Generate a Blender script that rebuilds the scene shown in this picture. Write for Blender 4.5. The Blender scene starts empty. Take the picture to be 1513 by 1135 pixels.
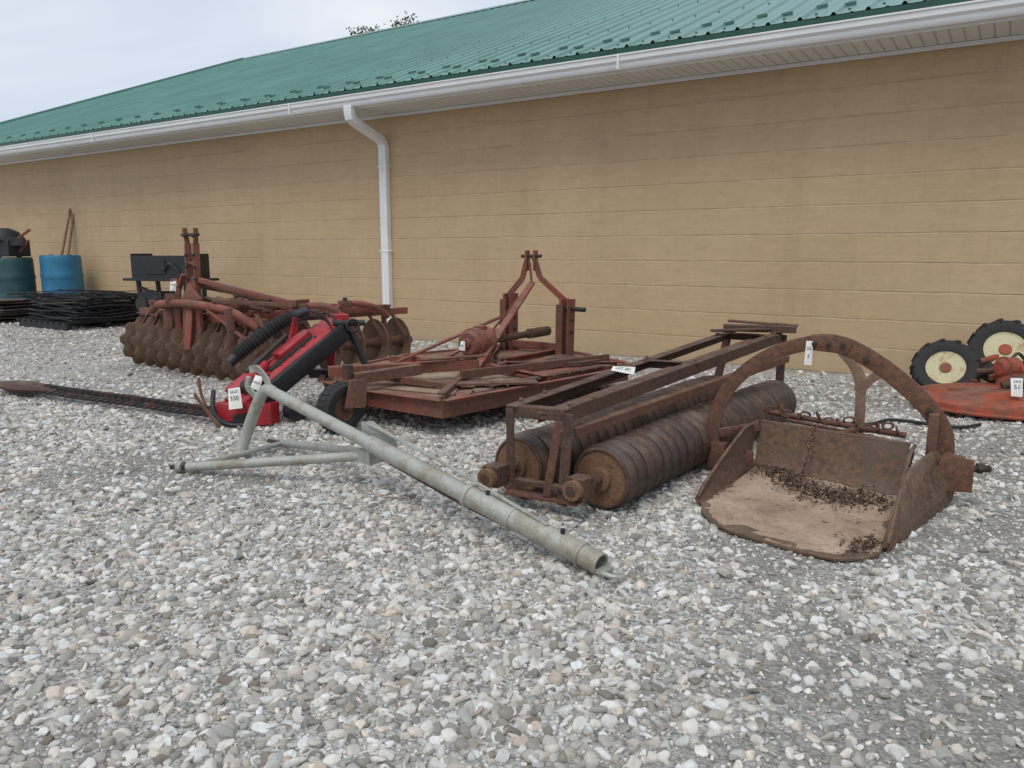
import bpy, bmesh, math, random
from mathutils import Vector, Matrix, noise
random.seed(7)
sc=bpy.context.scene
V=Vector
Z=V((0,0,1))

# ------------------------------------------------------------------ materials
def newmat(name):
    m=bpy.data.materials.new(name); m.use_nodes=True
    nt=m.node_tree; b=nt.nodes['Principled BSDF']
    return m,nt,b
def node(nt,t,**kw):
    n=nt.nodes.new(t)
    for k,v in kw.items(): setattr(n,k,v)
    return n
def noise_n(nt,vec,scale,detail=4,rough=.6,dist=0,dim='3D'):
    n=node(nt,'ShaderNodeTexNoise',noise_dimensions=dim); n.inputs['Scale'].default_value=scale
    n.inputs['Detail'].default_value=detail; n.inputs['Roughness'].default_value=rough
    n.inputs['Distortion'].default_value=dist
    nt.links.new(vec,n.inputs['Vector']); return n.outputs['Fac']
def ramp(nt,fac,stops):
    r=node(nt,'ShaderNodeValToRGB'); e=r.color_ramp.elements
    while len(e)<len(stops): e.new(.5)
    for i,(p,c) in enumerate(stops):
        e[i].position=p; e[i].color=(c[0],c[1],c[2],1) if hasattr(c,'__len__') else (c,c,c,1)
    nt.links.new(fac,r.inputs['Fac']); return r.outputs['Color']
def mix(nt,fac,a,b,mode='MIX'):
    m=node(nt,'ShaderNodeMix',data_type='RGBA',blend_type=mode)
    if isinstance(fac,(int,float)): m.inputs[0].default_value=fac
    else: nt.links.new(fac,m.inputs[0])
    for s,i in ((a,6),(b,7)):
        if isinstance(s,tuple): m.inputs[i].default_value=(s[0],s[1],s[2],1)
        else: nt.links.new(s,m.inputs[i])
    return m.outputs[2]
def math_n(nt,op,a,b=None,c=None):
    m=node(nt,'ShaderNodeMath',operation=op)
    for i,s in enumerate((a,b,c)):
        if s is None: continue
        if isinstance(s,(int,float)): m.inputs[i].default_value=s
        else: nt.links.new(s,m.inputs[i])
    return m.outputs[0]
def bump(nt,b,h,strength=.4,dist=.01,prev=None):
    n=node(nt,'ShaderNodeBump'); n.inputs['Strength'].default_value=strength; n.inputs['Distance'].default_value=dist
    nt.links.new(h,n.inputs['Height'])
    if prev: nt.links.new(prev,n.inputs['Normal'])
    nt.links.new(n.outputs[0],b.inputs['Normal']); return n.outputs[0]
def coords(nt,kind='Object'):
    return node(nt,'ShaderNodeTexCoord').outputs[kind]

def rusty(name,paint,rust1,rust2,amount=.5,scale=3,rough=.8,dust=(.32,.25,.19),dustamt=.35,metal=0):
    """worn paint / rust; amount = share of rust"""
    m,nt,b=newmat(name); c=coords(nt)
    n1=noise_n(nt,c,scale,4,.72,.3); n2=noise_n(nt,c,scale*9,4,.7); n3=noise_n(nt,c,scale*40,1,.6)
    r=ramp(nt,n2,[(.3,rust1),(.68,rust2)])
    f=ramp(nt,math_n(nt,'ADD',math_n(nt,'MULTIPLY',n1,.7),math_n(nt,'MULTIPLY',n2,.3)),[(max(0,.62-amount*.3-.05),0),(min(1,.62-amount*.3+.03),1)])
    pv=mix(nt,n3,tuple(x*.72 for x in paint),tuple(min(1,x*1.25) for x in paint))
    col=mix(nt,f,pv,r)
    nd=noise_n(nt,c,scale*1.7,3,.7)
    geo=node(nt,'ShaderNodeNewGeometry'); sx=node(nt,'ShaderNodeSeparateXYZ'); nt.links.new(geo.outputs['Normal'],sx.inputs[0])
    up=math_n(nt,'MULTIPLY',math_n(nt,'MAXIMUM',sx.outputs[2],0.15),dustamt)
    dm=math_n(nt,'MULTIPLY',ramp(nt,nd,[(.42,0),(.68,1)]),up)
    col=mix(nt,dm,col,dust)
    nt.links.new(col,b.inputs['Base Color'])
    nt.links.new(math_n(nt,'MULTIPLY_ADD',n2,.35,rough-.2),b.inputs['Roughness'])
    b.inputs['Metallic'].default_value=metal
    h=math_n(nt,'ADD',n2,math_n(nt,'MULTIPLY',n3,.5))
    bump(nt,b,h,.6,.010)
    return m
def plain(name,col,rough=.6,var=.2,scale=6,metal=0,bumpd=.003,spec=.5):
    m,nt,b=newmat(name); c=coords(nt)
    n=noise_n(nt,c,scale,4,.65)
    d=tuple(x*(1-var) for x in col); l=tuple(min(1,x*(1+var)) for x in col)
    nt.links.new(ramp(nt,n,[(.3,d),(.7,l)]),b.inputs['Base Color'])
    nt.links.new(math_n(nt,'MULTIPLY_ADD',n,.3,rough-.15),b.inputs['Roughness'])
    b.inputs['Metallic'].default_value=metal
    b.inputs['Specular IOR Level'].default_value=spec
    bump(nt,b,noise_n(nt,c,scale*8,1),.4,bumpd)
    return m

M={}
M['rust_dark']=rusty('dark_rust',(.052,.033,.028),(.034,.022,.017),(.14,.066,.040),.55,4,dustamt=.3)
M['rust_brown']=rusty('brown_rust',(.125,.055,.038),(.06,.030,.022),(.21,.09,.05),.5,3,dustamt=.35)
M['rust_roller']=rusty('roller_rust',(.062,.043,.037),(.036,.026,.022),(.135,.070,.042),.42,2.2,rough=.58,dustamt=.4,metal=.25)
M['rust_end']=rusty('orange_rust',(.20,.10,.05),(.08,.04,.025),(.29,.15,.075),.6,6)
M['red_faded']=rusty('faded_red_paint',(.27,.070,.052),(.085,.036,.027),(.26,.095,.058),.42,3,dustamt=.45)
M['red_deck']=rusty('rusty_red_deck',(.215,.080,.058),(.095,.043,.031),(.25,.12,.08),.5,1.6,dust=(.36,.265,.19),dustamt=.7)
M['tan_deck']=rusty('dusty_deck',(.28,.18,.125),(.14,.07,.047),(.30,.20,.13),.4,2.2,dust=(.40,.30,.21),dustamt=.9)
M['disc']=rusty('disc_rust',(.15,.092,.060),(.07,.042,.029),(.25,.145,.085),.55,5)
M['red_new']=rusty('red_paint',(.42,.014,.026),(.08,.02,.018),(.20,.03,.028),.16,4,rough=.42,dust=(.32,.2,.16),dustamt=.35)
M['black']=plain('black_paint',(.018,.018,.020),.5,.3,6)
M['rubber']=plain('rubber',(.026,.025,.024),.8,.35,10)
M['blackbar']=rusty('black_bar',(.018,.018,.02),(.03,.02,.018),(.10,.04,.03),.3,8,dustamt=.15)
M['galv']=rusty('weathered_galvanised',(.42,.43,.385),(.25,.20,.145),(.37,.34,.27),.26,3,rough=.5,dust=(.52,.48,.39),dustamt=.5,metal=.3)
M['scoop']=rusty('scoop_steel',(.12,.085,.060),(.05,.034,.025),(.20,.11,.062),.5,3,dust=(.28,.20,.15),dustamt=.35)
M['litter']=plain('leaf_litter',(.065,.040,.026),.95,.5,14)
M['orange']=rusty('orange_paint',(.38,.07,.03),(.12,.05,.03),(.28,.085,.05),.45,3,dustamt=.35)
M['cream']=rusty('cream_rim',(.62,.57,.36),(.35,.22,.1),(.5,.4,.2),.15,5,dustamt=.2)
M['white']=plain('white_paint',(.80,.80,.79),.45,.05,3)
M['paper']=plain('paper_tag',(.80,.79,.74),.8,.05,8)
M['ink']=plain('ink',(.02,.02,.02),.7,.1)
M['blue']=plain('blue_plastic',(.03,.18,.32),.45,.25,3)
M['teal']=plain('teal_plastic',(.03,.09,.10),.55,.35,3)
M['wood']=plain('wood_handle',(.28,.16,.085),.7,.3,8)
M['mat']=plain('mat_brown',(.12,.10,.085),.9,.4,8)
M['hub']=plain('dark_metal',(.05,.045,.04),.6,.3,8,metal=.4)
m,nt,b=newmat('dried_dirt'); c=coords(nt)
n1=noise_n(nt,c,3.2,5,.7,.6); n2=noise_n(nt,c,28,4,.7)
col=ramp(nt,n1,[(.30,(.24,.165,.115)),(.44,(.38,.27,.19)),(.7,(.50,.375,.28))])
col=mix(nt,.5,col,ramp(nt,n2,[(.32,(.5,.47,.45)),(.52,(1,1,1))]),'MULTIPLY')
nt.links.new(col,b.inputs['Base Color']); b.inputs['Roughness'].default_value=.95; b.inputs['Specular IOR Level'].default_value=.15
bump(nt,b,n2,.7,.02); M['dirt']=m

# ------------------------------------------------------------------ mesh builder
def frame_of(d,up=Z):
    d=d.normalized()
    x=d.cross(up)
    if x.length<1e-4: x=d.cross(V((1,0,0)))
    x.normalize(); y=x.cross(d).normalized()
    return x,y,d
def catmull(pts,n=6):
    pts=[V(p) for p in pts]
    if len(pts)<3: return pts
    P=[pts[0]*2-pts[1]]+pts+[pts[-1]*2-pts[-2]]
    out=[]
    for i in range(1,len(P)-2):
        a,b,c,d=P[i-1:i+3]
        for k in range(n):
            t=k/n
            out.append(.5*((2*b)+(c-a)*t+(2*a-5*b+4*c-d)*t*t+(3*b-a-3*c+d)*t**3))
    out.append(pts[-1]); return out
class Bd:
    def __init__(s): s.bm=bmesh.new(); s.mats=[]
    def mi(s,m):
        m=M[m] if isinstance(m,str) else m
        if m not in s.mats: s.mats.append(m)
        return s.mats.index(m)
    def face(s,vs,m):
        try: f=s.bm.faces.new(vs); f.material_index=s.mi(m); f.smooth=True; return f
        except ValueError: return None
    def rings(s,rs,m,cap0=True,cap1=True):
        vr=[[s.bm.verts.new(p) for p in r] for r in rs]
        n=len(vr[0]); fs=[]
        for a,b in zip(vr[:-1],vr[1:]):
            for i in range(n): fs.append(s.face([a[i],a[(i+1)%n],b[(i+1)%n],b[i]],m))
        if cap0: fs.append(s.face(list(reversed(vr[0])),m))
        if cap1: fs.append(s.face(vr[-1],m))
        return fs
    def beam(s,a,b,w,h,m,up=Z):
        a=V(a);b=V(b); x,y,d=frame_of(b-a,V(up))
        rs=[[p+x*sx*w/2+y*sy*h/2 for sx,sy in((-1,-1),(1,-1),(1,1),(-1,1))] for p in(a,b)]
        s.rings(rs,m)
    def angle(s,a,b,w,h,t,m,up=Z,side=1):
        """angle iron: horizontal leg w, vertical leg h hanging down"""
        a=V(a);b=V(b); x,y,d=frame_of(b-a,V(up)); x=x*side
        s_=[(0,0),(w,0),(w,-t),(t,-t),(t,-h),(0,-h)]
        if side<0: s_=s_[::-1]
        s.rings([[p+x*u+y*v for u,v in s_] for p in(a,b)],m)
    def channel(s,a,b,w,h,t,m,up=Z):
        a=V(a);b=V(b); x,y,d=frame_of(b-a,V(up))
        q=[(-w/2,h/2),(w/2,h/2),(w/2,-h/2),(w/2-t,-h/2),(w/2-t,h/2-t),(-w/2+t,h/2-t),(-w/2+t,-h/2),(-w/2,-h/2)]
        s.rings([[p+x*u+y*v for u,v in q] for p in(a,b)],m)
    def cyl(s,a,b,r,m,r2=None,seg=20,inner=None):
        a=V(a);b=V(b); r2=r if r2 is None else r2; x,y,d=frame_of(b-a)
        C=lambda p,rr:[p+(x*math.cos(t)+y*math.sin(t))*rr for t in [2*math.pi*i/seg for i in range(seg)]]
        if inner: s.rings([C(b-d*.25,inner),C(b,inner),C(b,r2),C(a,r)],m,True,True)
        else: s.rings([C(a,r),C(b,r2)],m)
    def pipe(s,pts,r,m,seg=12,smooth=6,rf=None,flat=1):
        P=catmull(pts,smooth) if smooth else [V(p) for p in pts]
        rs=[];x=None
        for i,p in enumerate(P):
            d=(P[min(i+1,len(P)-1)]-P[max(i-1,0)]).normalized()
            if x is None: x,y,_=frame_of(d)
            else: x=(x-d*x.dot(d)).normalized(); y=x.cross(d)
            rr=rf(i/(len(P)-1)) if rf else r
            rs.append([p+(x*math.cos(t)+y*math.sin(t)*flat)*rr for t in [2*math.pi*k/seg for k in range(seg)]])
        s.rings(rs,m)
    def ribbon(s,pts,nrm,w,t,m,smooth=6):
        P=catmull(pts,smooth) if smooth else [V(p) for p in pts]; nrm=V(nrm).normalized(); rs=[]
        for i,p in enumerate(P):
            d=(P[min(i+1,len(P)-1)]-P[max(i-1,0)]).normalized(); e=nrm.cross(d).normalized()
            rs.append([p+e*w/2*a+nrm*t/2*b for a,b in((-1,-1),(1,-1),(1,1),(-1,1))])
        s.rings(rs,m)
    def lathe(s,o,ax,prof,m,seg=32,cap0=True,cap1=True,ph=0):
        o=V(o);x,y,d=frame_of(V(ax))
        rs=[[o+d*t+(x*math.cos(a)+y*math.sin(a))*r for a in [ph+2*math.pi*i/seg for i in range(seg)]] for t,r in prof]
        s.rings(rs,m,cap0,cap1)
    def prism(s,pts,t,m,ax=Z):
        ax=V(ax); a=[V(p) for p in pts]
        s.rings([a,[p+ax*t for p in a]],m)
    def box(s,c,sz,m,rz=0,R=None):
        R=R or Matrix.Rotation(rz,3,'Z'); c=V(c)
        q=[(-1,-1),(1,-1),(1,1),(-1,1)]
        s.rings([[c+R@V((a*sz[0]/2,b*sz[1]/2,k*sz[2]/2)) for a,b in q] for k in(-1,1)],m)
    def sheet(s,grid,t,m):
        vs=[[s.bm.verts.new(p) for p in r] for r in grid]; fs=[]
        for i in range(len(vs)-1):
            for j in range(len(vs[0])-1):
                f=s.face([vs[i][j],vs[i+1][j],vs[i+1][j+1],vs[i][j+1]],m)
                if f: fs.append(f)
        s.bm.normal_update()
        bmesh.ops.solidify(s.bm,geom=fs,thickness=t)
    def torus(s,o,ax,R,r,m,seg=12,ms=6,sx=1):
        x,y,d=frame_of(V(ax)); o=V(o); rs=[]
        for i in range(seg):
            a=2*math.pi*i/seg; e=x*math.cos(a)*sx+y*math.sin(a)
            c=o+e*R; en=e.normalized()
            rs.append([c+(en*math.cos(b)+d*math.sin(b))*r for b in [2*math.pi*k/ms for k in range(ms)]])
        vr=[[s.bm.verts.new(p) for p in q] for q in rs]
        for i in range(seg):
            a,b=vr[i],vr[(i+1)%seg]
            for k in range(ms): s.face([a[k],b[k],b[(k+1)%ms],a[(k+1)%ms]],m)
    def bolt(s,o,ax,r,m='hub',l=.03):
        s.cyl(V(o),V(o)+V(ax).normalized()*l,r,m,seg=6)
    def disc(s,o,ax,R,m,depth=.08,notch=.0,nn=10,seg=60,ph=0):
        o=V(o);x,y,d=frame_of(V(ax)); grid=[]
        for q in (.08,.35,.6,.8,.93,1):
            row=[]
            for i in range(seg+1):
                a=2*math.pi*i/seg+ph
                k=1-notch*max(0,math.sin(nn*a))**.6*(1 if q==1 else .55) if (math.sin(nn*a)>0 and q>.9) else 1
                row.append(o+d*depth*(q*q)+(x*math.cos(a)+y*math.sin(a))*R*q*k)
            grid.append(row)
        s.sheet(grid,.012,m)
    def tire(s,o,ax,R,w,m='rubber',rim='cream',hub='orange',lug=0,rr=.55,core=None):
        o=V(o);ax=V(ax).normalized(); k=R*rr; h=w/2
        prof=[(-h*.75,k),(-h,k+(R-k)*.4),(-h*.95,k+(R-k)*.8),(-h*.6,R*.985),(0,R),(h*.6,R*.985),(h*.95,k+(R-k)*.8),(h,k+(R-k)*.4),(h*.75,k)]
        s.lathe(o,ax,prof+[(h*.6,k*.96),(-h*.6,k*.96)],m,40,False,False)
        s.lathe(o,ax,[(-h*.7,k*1.04),(-h*.6,k*.88),(-h*.1,k*.8),(-h*.1,.03),(h*.1,.03),(h*.1,k*.8),(h*.6,k*.88),(h*.74,k*1.04),(h*.6,k*1.0)],rim,32)
        if core: s.lathe(o,ax,[(-h*.2,.02),(-h*.3,k*.45),(-h*.15,k*.6),(h*.15,k*.6),(h*.3,k*.45),(h*.2,.02)],core,24)
        s.cyl(o-ax*h*.75,o+ax*h*.75,k*.3,hub,seg=16)
        for i in range(5):
            x,y,d=frame_of(ax); a=i*2*math.pi/5
            for sg in(-1,1): s.bolt(o+(x*math.cos(a)+y*math.sin(a))*k*.5+ax*sg*h*.1,ax*sg,.018,'hub',.04)
        if lug:
            x,y,d=frame_of(ax)
            for i in range(lug):
                a=2*math.pi*i/lug; sg=1 if i%2 else -1
                e=x*math.cos(a)+y*math.sin(a); e2=x*math.cos(a+.22)+y*math.sin(a+.22)
                s.beam(o+e*R*.98+ax*sg*h*.05,o+e2*R*.92+ax*sg*h*.98,.045*R/.37,.05*R/.37,m,up=e)
    def done(s,name,bevel=.004,parent=None,recalc=True,warp=0):
        bm=s.bm
        if warp:
            for v in bm.verts:
                q=v.co*1.3; v.co+=V((noise.noise(q),noise.noise(q+V((9,3,1))),noise.noise(q+V((2,7,5)))))*warp
        if recalc: bmesh.ops.recalc_face_normals(bm,faces=bm.faces[:])
        for e in bm.edges:
            if len(e.link_faces)==2:
                try: e.smooth=e.calc_face_angle()<math.radians(34)
                except Exception: pass
        me=bpy.data.meshes.new(name)
        vs=[v.co for v in bm.verts]
        c=V(((min(v.x for v in vs)+max(v.x for v in vs))/2,(min(v.y for v in vs)+max(v.y for v in vs))/2,min(v.z for v in vs)))
        if parent is not None: c=V((0,0,0))
        bmesh.ops.translate(bm,verts=bm.verts[:],vec=-c)
        bm.to_mesh(me); bm.free()
        for m in s.mats: me.materials.append(m)
        o=bpy.data.objects.new(name,me); sc.collection.objects.link(o); o.location=c
        if parent is not None: o.parent=parent
        if bevel:
            md=o.modifiers.new('bevel','BEVEL'); md.width=bevel; md.segments=2; md.limit_method='ANGLE'; md.angle_limit=math.radians(40)
        return o
def tag(parent,pos,face,w=.15,h=.2,lines=('550',),roll=0):
    """paper lot tag, as a child of the machine it is tied to"""
    f=V(face).normalized(); x=Z.cross(f).normalized(); y=f.cross(x).normalized(); p=V(pos)-parent.location
    x,y=x*math.cos(roll)+y*math.sin(roll),y*math.cos(roll)-x*math.sin(roll)
    b=Bd(); b.rings([[p+x*a*w/2+y*c*h/2+f*k*.002+f*.01*math.sin(a*c*2) for a,c in((-1,-1),(1,-1),(1,1),(-1,1))] for k in(0,1)],'paper')
    b.done('lot_tag',0,parent=parent)
    for i,(s_,sz,oy) in enumerate(lines):
        cu=bpy.data.curves.new('lot_number','FONT'); cu.body=s_; cu.size=sz; cu.align_x='CENTER'; cu.align_y='CENTER'; cu.extrude=.0005
        cu.materials.append(M['ink']); t=bpy.data.objects.new('lot_number',cu); sc.collection.objects.link(t)
        t.parent=parent; t.matrix_local=Matrix.Translation(p+f*.013+y*oy)@Matrix((x,y,f)).transposed().to_4x4()

# ------------------------------------------------------------------ camera
pitch=math.radians(9.8)
cam=bpy.data.cameras.new('camera'); co=bpy.data.objects.new('camera',cam); sc.collection.objects.link(co)
co.location=(0,0,1.6); co.rotation_euler=(math.pi/2-pitch,0,0)
cam.sensor_width=36; cam.lens=1137/1513*36; cam.clip_end=3000; sc.camera=co
sc.view_settings.view_transform='Standard'; sc.view_settings.look='None'; sc.view_settings.exposure=0

# ------------------------------------------------------------------ world and sun
w=bpy.data.worlds.new("World"); sc.world=w; w.use_nodes=True; nt=w.node_tree
for n in list(nt.nodes): nt.nodes.remove(n)
out=node(nt,'ShaderNodeOutputWorld'); sky=node(nt,'ShaderNodeTexSky',sky_type='NISHITA'); sky.sun_disc=False
SE,SA=math.radians(58),math.radians(205)
sky.sun_elevation=SE; sky.sun_rotation=SA
bg1=node(nt,'ShaderNodeBackground'); bg1.inputs[1].default_value=.1; nt.links.new(sky.outputs[0],bg1.inputs[0])
tc=coords(nt,'Generated'); mp=node(nt,'ShaderNodeMapping'); mp.inputs['Scale'].default_value=(1,1,3.2); nt.links.new(tc,mp.inputs[0])
f=noise_n(nt,mp.outputs[0],1.6,4,.5,.5)
cl=ramp(nt,f,[(.3,(.54,.63,.76)),(.5,(.66,.73,.84)),(.72,(.85,.88,.92))])
bg2=node(nt,'ShaderNodeBackground'); bg2.inputs[1].default_value=1.09; nt.links.new(cl,bg2.inputs[0])
mx=node(nt,'ShaderNodeMixShader'); mx.inputs[0].default_value=.88
nt.links.new(bg1.outputs[0],mx.inputs[1]); nt.links.new(bg2.outputs[0],mx.inputs[2]); nt.links.new(mx.outputs[0],out.inputs[0])
sl=bpy.data.lights.new('sun','SUN'); sl.energy=1.4; sl.angle=math.radians(30); sl.color=(1,.96,.90)
so=bpy.data.objects.new('sun',sl); sc.collection.objects.link(so)
sd=V((math.sin(SA)*math.cos(SE),math.cos(SA)*math.cos(SE),math.sin(SE)))
so.rotation_euler=sd.to_track_quat('Z','Y').to_euler(); so.location=(0,-5,12)

# ------------------------------------------------------------------ ground
def dirt_mask(nt,vec):
    v=node(nt,'ShaderNodeVectorMath',operation='MULTIPLY_ADD'); nt.links.new(vec,v.inputs[0]); v.inputs[1].default_value=(.8,1.4,1); v.inputs[2].default_value=(3.1,1.7,0)
    n=noise_n(nt,v.outputs[0],.62,4,.68,.5,'2D')
    sx=node(nt,'ShaderNodeSeparateXYZ'); nt.links.new(vec,sx.inputs[0])
    # wheel-worn ground on the right and in the near lane
    r=math_n(nt,'MULTIPLY',math_n(nt,'SUBTRACT',sx.outputs[0],math_n(nt,'MULTIPLY',sx.outputs[1],.28)),.07)
    r=math_n(nt,'MINIMUM',math_n(nt,'MAXIMUM',r,-.03),.13)
    near=math_n(nt,'MAXIMUM',math_n(nt,'MULTIPLY',math_n(nt,'SUBTRACT',2.95,sx.outputs[1]),.16),0)
    return ramp(nt,math_n(nt,'ADD',math_n(nt,'ADD',n,r),near),[(.515,0),(.64,1)])
m,nt,b=newmat('gravel_ground'); c=coords(nt)
v1=node(nt,'ShaderNodeTexVoronoi',voronoi_dimensions='2D'); v1.inputs['Scale'].default_value=34; nt.links.new(c,v1.inputs['Vector'])
v2=node(nt,'ShaderNodeTexVoronoi',voronoi_dimensions='2D'); v2.inputs['Scale'].default_value=95; nt.links.new(c,v2.inputs['Vector'])
s1=node(nt,'ShaderNodeSeparateColor'); nt.links.new(v1.outputs['Color'],s1.inputs[0])
s2=node(nt,'ShaderNodeSeparateColor'); nt.links.new(v2.outputs['Color'],s2.inputs[0])
a1=ramp(nt,s1.outputs[0],[(0,(.40,.38,.34)),(.5,(.58,.56,.52)),(1,(.76,.74,.70))])
a2=ramp(nt,s2.outputs[0],[(0,(.22,.21,.185)),(.5,(.40,.385,.35)),(1,(.64,.62,.58))])
col=mix(nt,.5,a1,a2)
gap=ramp(nt,v1.outputs['Distance'],[(.3,1),(.7,.55)])
col=mix(nt,1.0,col,gap,'MULTIPLY')
dm=dirt_mask(nt,c)
dirtc=mix(nt,.35,ramp(nt,noise_n(nt,c,24,3,.6,0,'2D'),[(.3,(.12,.115,.10)),(.7,(.24,.23,.20))]),a2)
col=mix(nt,math_n(nt,'MULTIPLY',dm,.9),col,dirtc)
nt.links.new(col,b.inputs['Base Color']); b.inputs['Roughness'].default_value=.95; b.inputs['Specular IOR Level'].default_value=.2
h=math_n(nt,'ADD',math_n(nt,'MULTIPLY',v1.outputs['Distance'],-1),math_n(nt,'MULTIPLY',v2.outputs['Distance'],-.4))
bump(nt,b,h,.8,.016)
bm=bmesh.new()
vs=[bm.verts.new(p) for p in((-900,-300,0),(900,-300,0),(900,1200,0),(-900,1200,0))]; bm.faces.new(vs)
me=bpy.data.meshes.new('ground'); bm.to_mesh(me); bm.free(); me.materials.append(m)
sc.collection.objects.link(bpy.data.objects.new('ground',me))

# gravel stones: one object scattering stones
m,nt,b=newmat('limestone_gravel')
oi=node(nt,'ShaderNodeObjectInfo'); c=coords(nt)
wn=node(nt,'ShaderNodeTexWhiteNoise',noise_dimensions='1D'); nt.links.new(oi.outputs['Random'],wn.inputs['W'])
base=ramp(nt,oi.outputs['Random'],[(0,(.21,.20,.18)),(.14,(.37,.355,.32)),(.45,(.53,.51,.47)),(.75,(.67,.65,.61)),(1,(.82,.805,.77))])
sw=node(nt,'ShaderNodeSeparateColor'); nt.links.new(wn.outputs['Color'],sw.inputs[0])
tint=ramp(nt,sw.outputs[0],[(0,(1,.87,.76)),(.15,(1,.95,.89)),(.6,(1,.99,.965)),(1,(.95,.98,1))])
base=mix(nt,1.0,base,tint,'MULTIPLY')
base=mix(nt,.35,base,ramp(nt,noise_n(nt,c,2.5,1,.7),[(.3,.5),(.7,1.0)]),'MULTIPLY')
nt.links.new(base,b.inputs['Base Color']); b.inputs['Roughness'].default_value=.9; b.inputs['Specular IOR Level'].default_value=.2
stone_mat=m
bm=bmesh.new(); cell=.3; vd={}
def gv(i,j):
    if (i,j) not in vd: vd[(i,j)]=bm.verts.new((i*cell,j*cell,.002))
    return vd[(i,j)]
for j in range(5,58):
    for i in range(-50,35):
        x,y=(i+.5)*cell,(j+.5)*cell
        if abs(x)<.70*y+.9 and x*.543+y*.84<10.75 and x>-12: bm.faces.new((gv(i,j),gv(i+1,j),gv(i+1,j+1),gv(i,j+1)))
me=bpy.data.meshes.new('gravel'); bm.to_mesh(me); bm.free()
grav=bpy.data.objects.new('gravel',me); sc.collection.objects.link(grav)
nt=bpy.data.node_groups.new('gravel_scatter','GeometryNodeTree')
nt.interface.new_socket('Geometry',in_out='INPUT',socket_type='NodeSocketGeometry')
nt.interface.new_socket('Geometry',in_out='OUTPUT',socket_type='NodeSocketGeometry')
gi=node(nt,'NodeGroupInput'); go=node(nt,'NodeGroupOutput'); Lk=nt.links.new
pos=node(nt,'GeometryNodeInputPosition').outputs[0]
join=node(nt,'GeometryNodeJoinGeometry')
def rnd(lo,hi,seed,vec=False):
    r=node(nt,'FunctionNodeRandomValue',data_type='FLOAT_VECTOR' if vec else 'FLOAT')
    i=0 if vec else 2
    r.inputs[i].default_value=lo; r.inputs[i+1].default_value=hi; r.inputs['Seed'].default_value=seed
    return r.outputs[0 if vec else 1]
for k in range(9):
    ml=node(nt,'GeometryNodeMeshLine'); ml.inputs['Count'].default_value=10+k*2
    sp=node(nt,'GeometryNodeSetPosition')
    vn=node(nt,'ShaderNodeVectorMath',operation='NORMALIZE'); Lk(rnd((-1,-1,-1),(1,1,1),k*13+1,True),vn.inputs[0])
    vm=node(nt,'ShaderNodeVectorMath',operation='MULTIPLY'); Lk(vn.outputs[0],vm.inputs[0]); vm.inputs[1].default_value=(.5+.16*(k%3),.5,.26+.06*(k%4))
    Lk(ml.outputs[0],sp.inputs['Geometry']); Lk(vm.outputs[0],sp.inputs['Position'])
    ch=node(nt,'GeometryNodeConvexHull'); Lk(sp.outputs[0],ch.inputs[0])
    ss=node(nt,'GeometryNodeSubdivisionSurface'); ss.inputs['Level'].default_value=1; ss.inputs['Edge Crease'].default_value=.7; Lk(ch.outputs[0],ss.inputs[0])
    sh=node(nt,'GeometryNodeSetShadeSmooth'); Lk(ss.outputs[0],sh.inputs[0]); sh.inputs['Shade Smooth'].default_value=(k%3==0)
    sm=node(nt,'GeometryNodeSetMaterial'); sm.inputs['Material'].default_value=stone_mat; Lk(sh.outputs[0],sm.inputs[0])
    g2=node(nt,'GeometryNodeGeometryToInstance'); Lk(sm.outputs[0],g2.inputs[0]); Lk(g2.outputs[0],join.inputs[0])
sx=node(nt,'ShaderNodeSeparateXYZ'); Lk(pos,sx.inputs[0])
mr=node(nt,'ShaderNodeMapRange'); mr.inputs['From Min'].default_value=3; mr.inputs['From Max'].default_value=10; mr.inputs['To Min'].default_value=2200; mr.inputs['To Max'].default_value=240
Lk(sx.outputs[1],mr.inputs['Value'])
msk=dirt_mask(nt,pos)
dens=math_n(nt,'MULTIPLY',mr.outputs[0],math_n(nt,'MULTIPLY_ADD',msk,-.62,1.0))
dp=node(nt,'GeometryNodeDistributePointsOnFaces'); Lk(gi.outputs[0],dp.inputs['Mesh']); Lk(dens,dp.inputs['Density'])
ip=node(nt,'GeometryNodeInstanceOnPoints'); ip.inputs['Pick Instance'].default_value=True
Lk(dp.outputs['Points'],ip.inputs['Points']); Lk(join.outputs[0],ip.inputs['Instance'])
Lk(rnd((-.6,-.6,0),(.6,.6,6.28),5,True),ip.inputs['Rotation'])
r=rnd(0,1,9); r3=math_n(nt,'POWER',r,3.4)
mr2=node(nt,'ShaderNodeMapRange'); mr2.inputs['From Min'].default_value=3; mr2.inputs['From Max'].default_value=12; mr2.inputs['To Min'].default_value=1; mr2.inputs['To Max'].default_value=1.25; Lk(sx.outputs[1],mr2.inputs['Value'])
scl=math_n(nt,'MULTIPLY',math_n(nt,'MULTIPLY_ADD',r3,.056,.0140),math_n(nt,'MULTIPLY',mr2.outputs[0],math_n(nt,'MULTIPLY_ADD',msk,-.15,1.0)))
Lk(scl,ip.inputs['Scale'])
Lk(ip.outputs[0],go.inputs[0])
md=grav.modifiers.new('scatter','NODES'); md.node_group=nt

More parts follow.
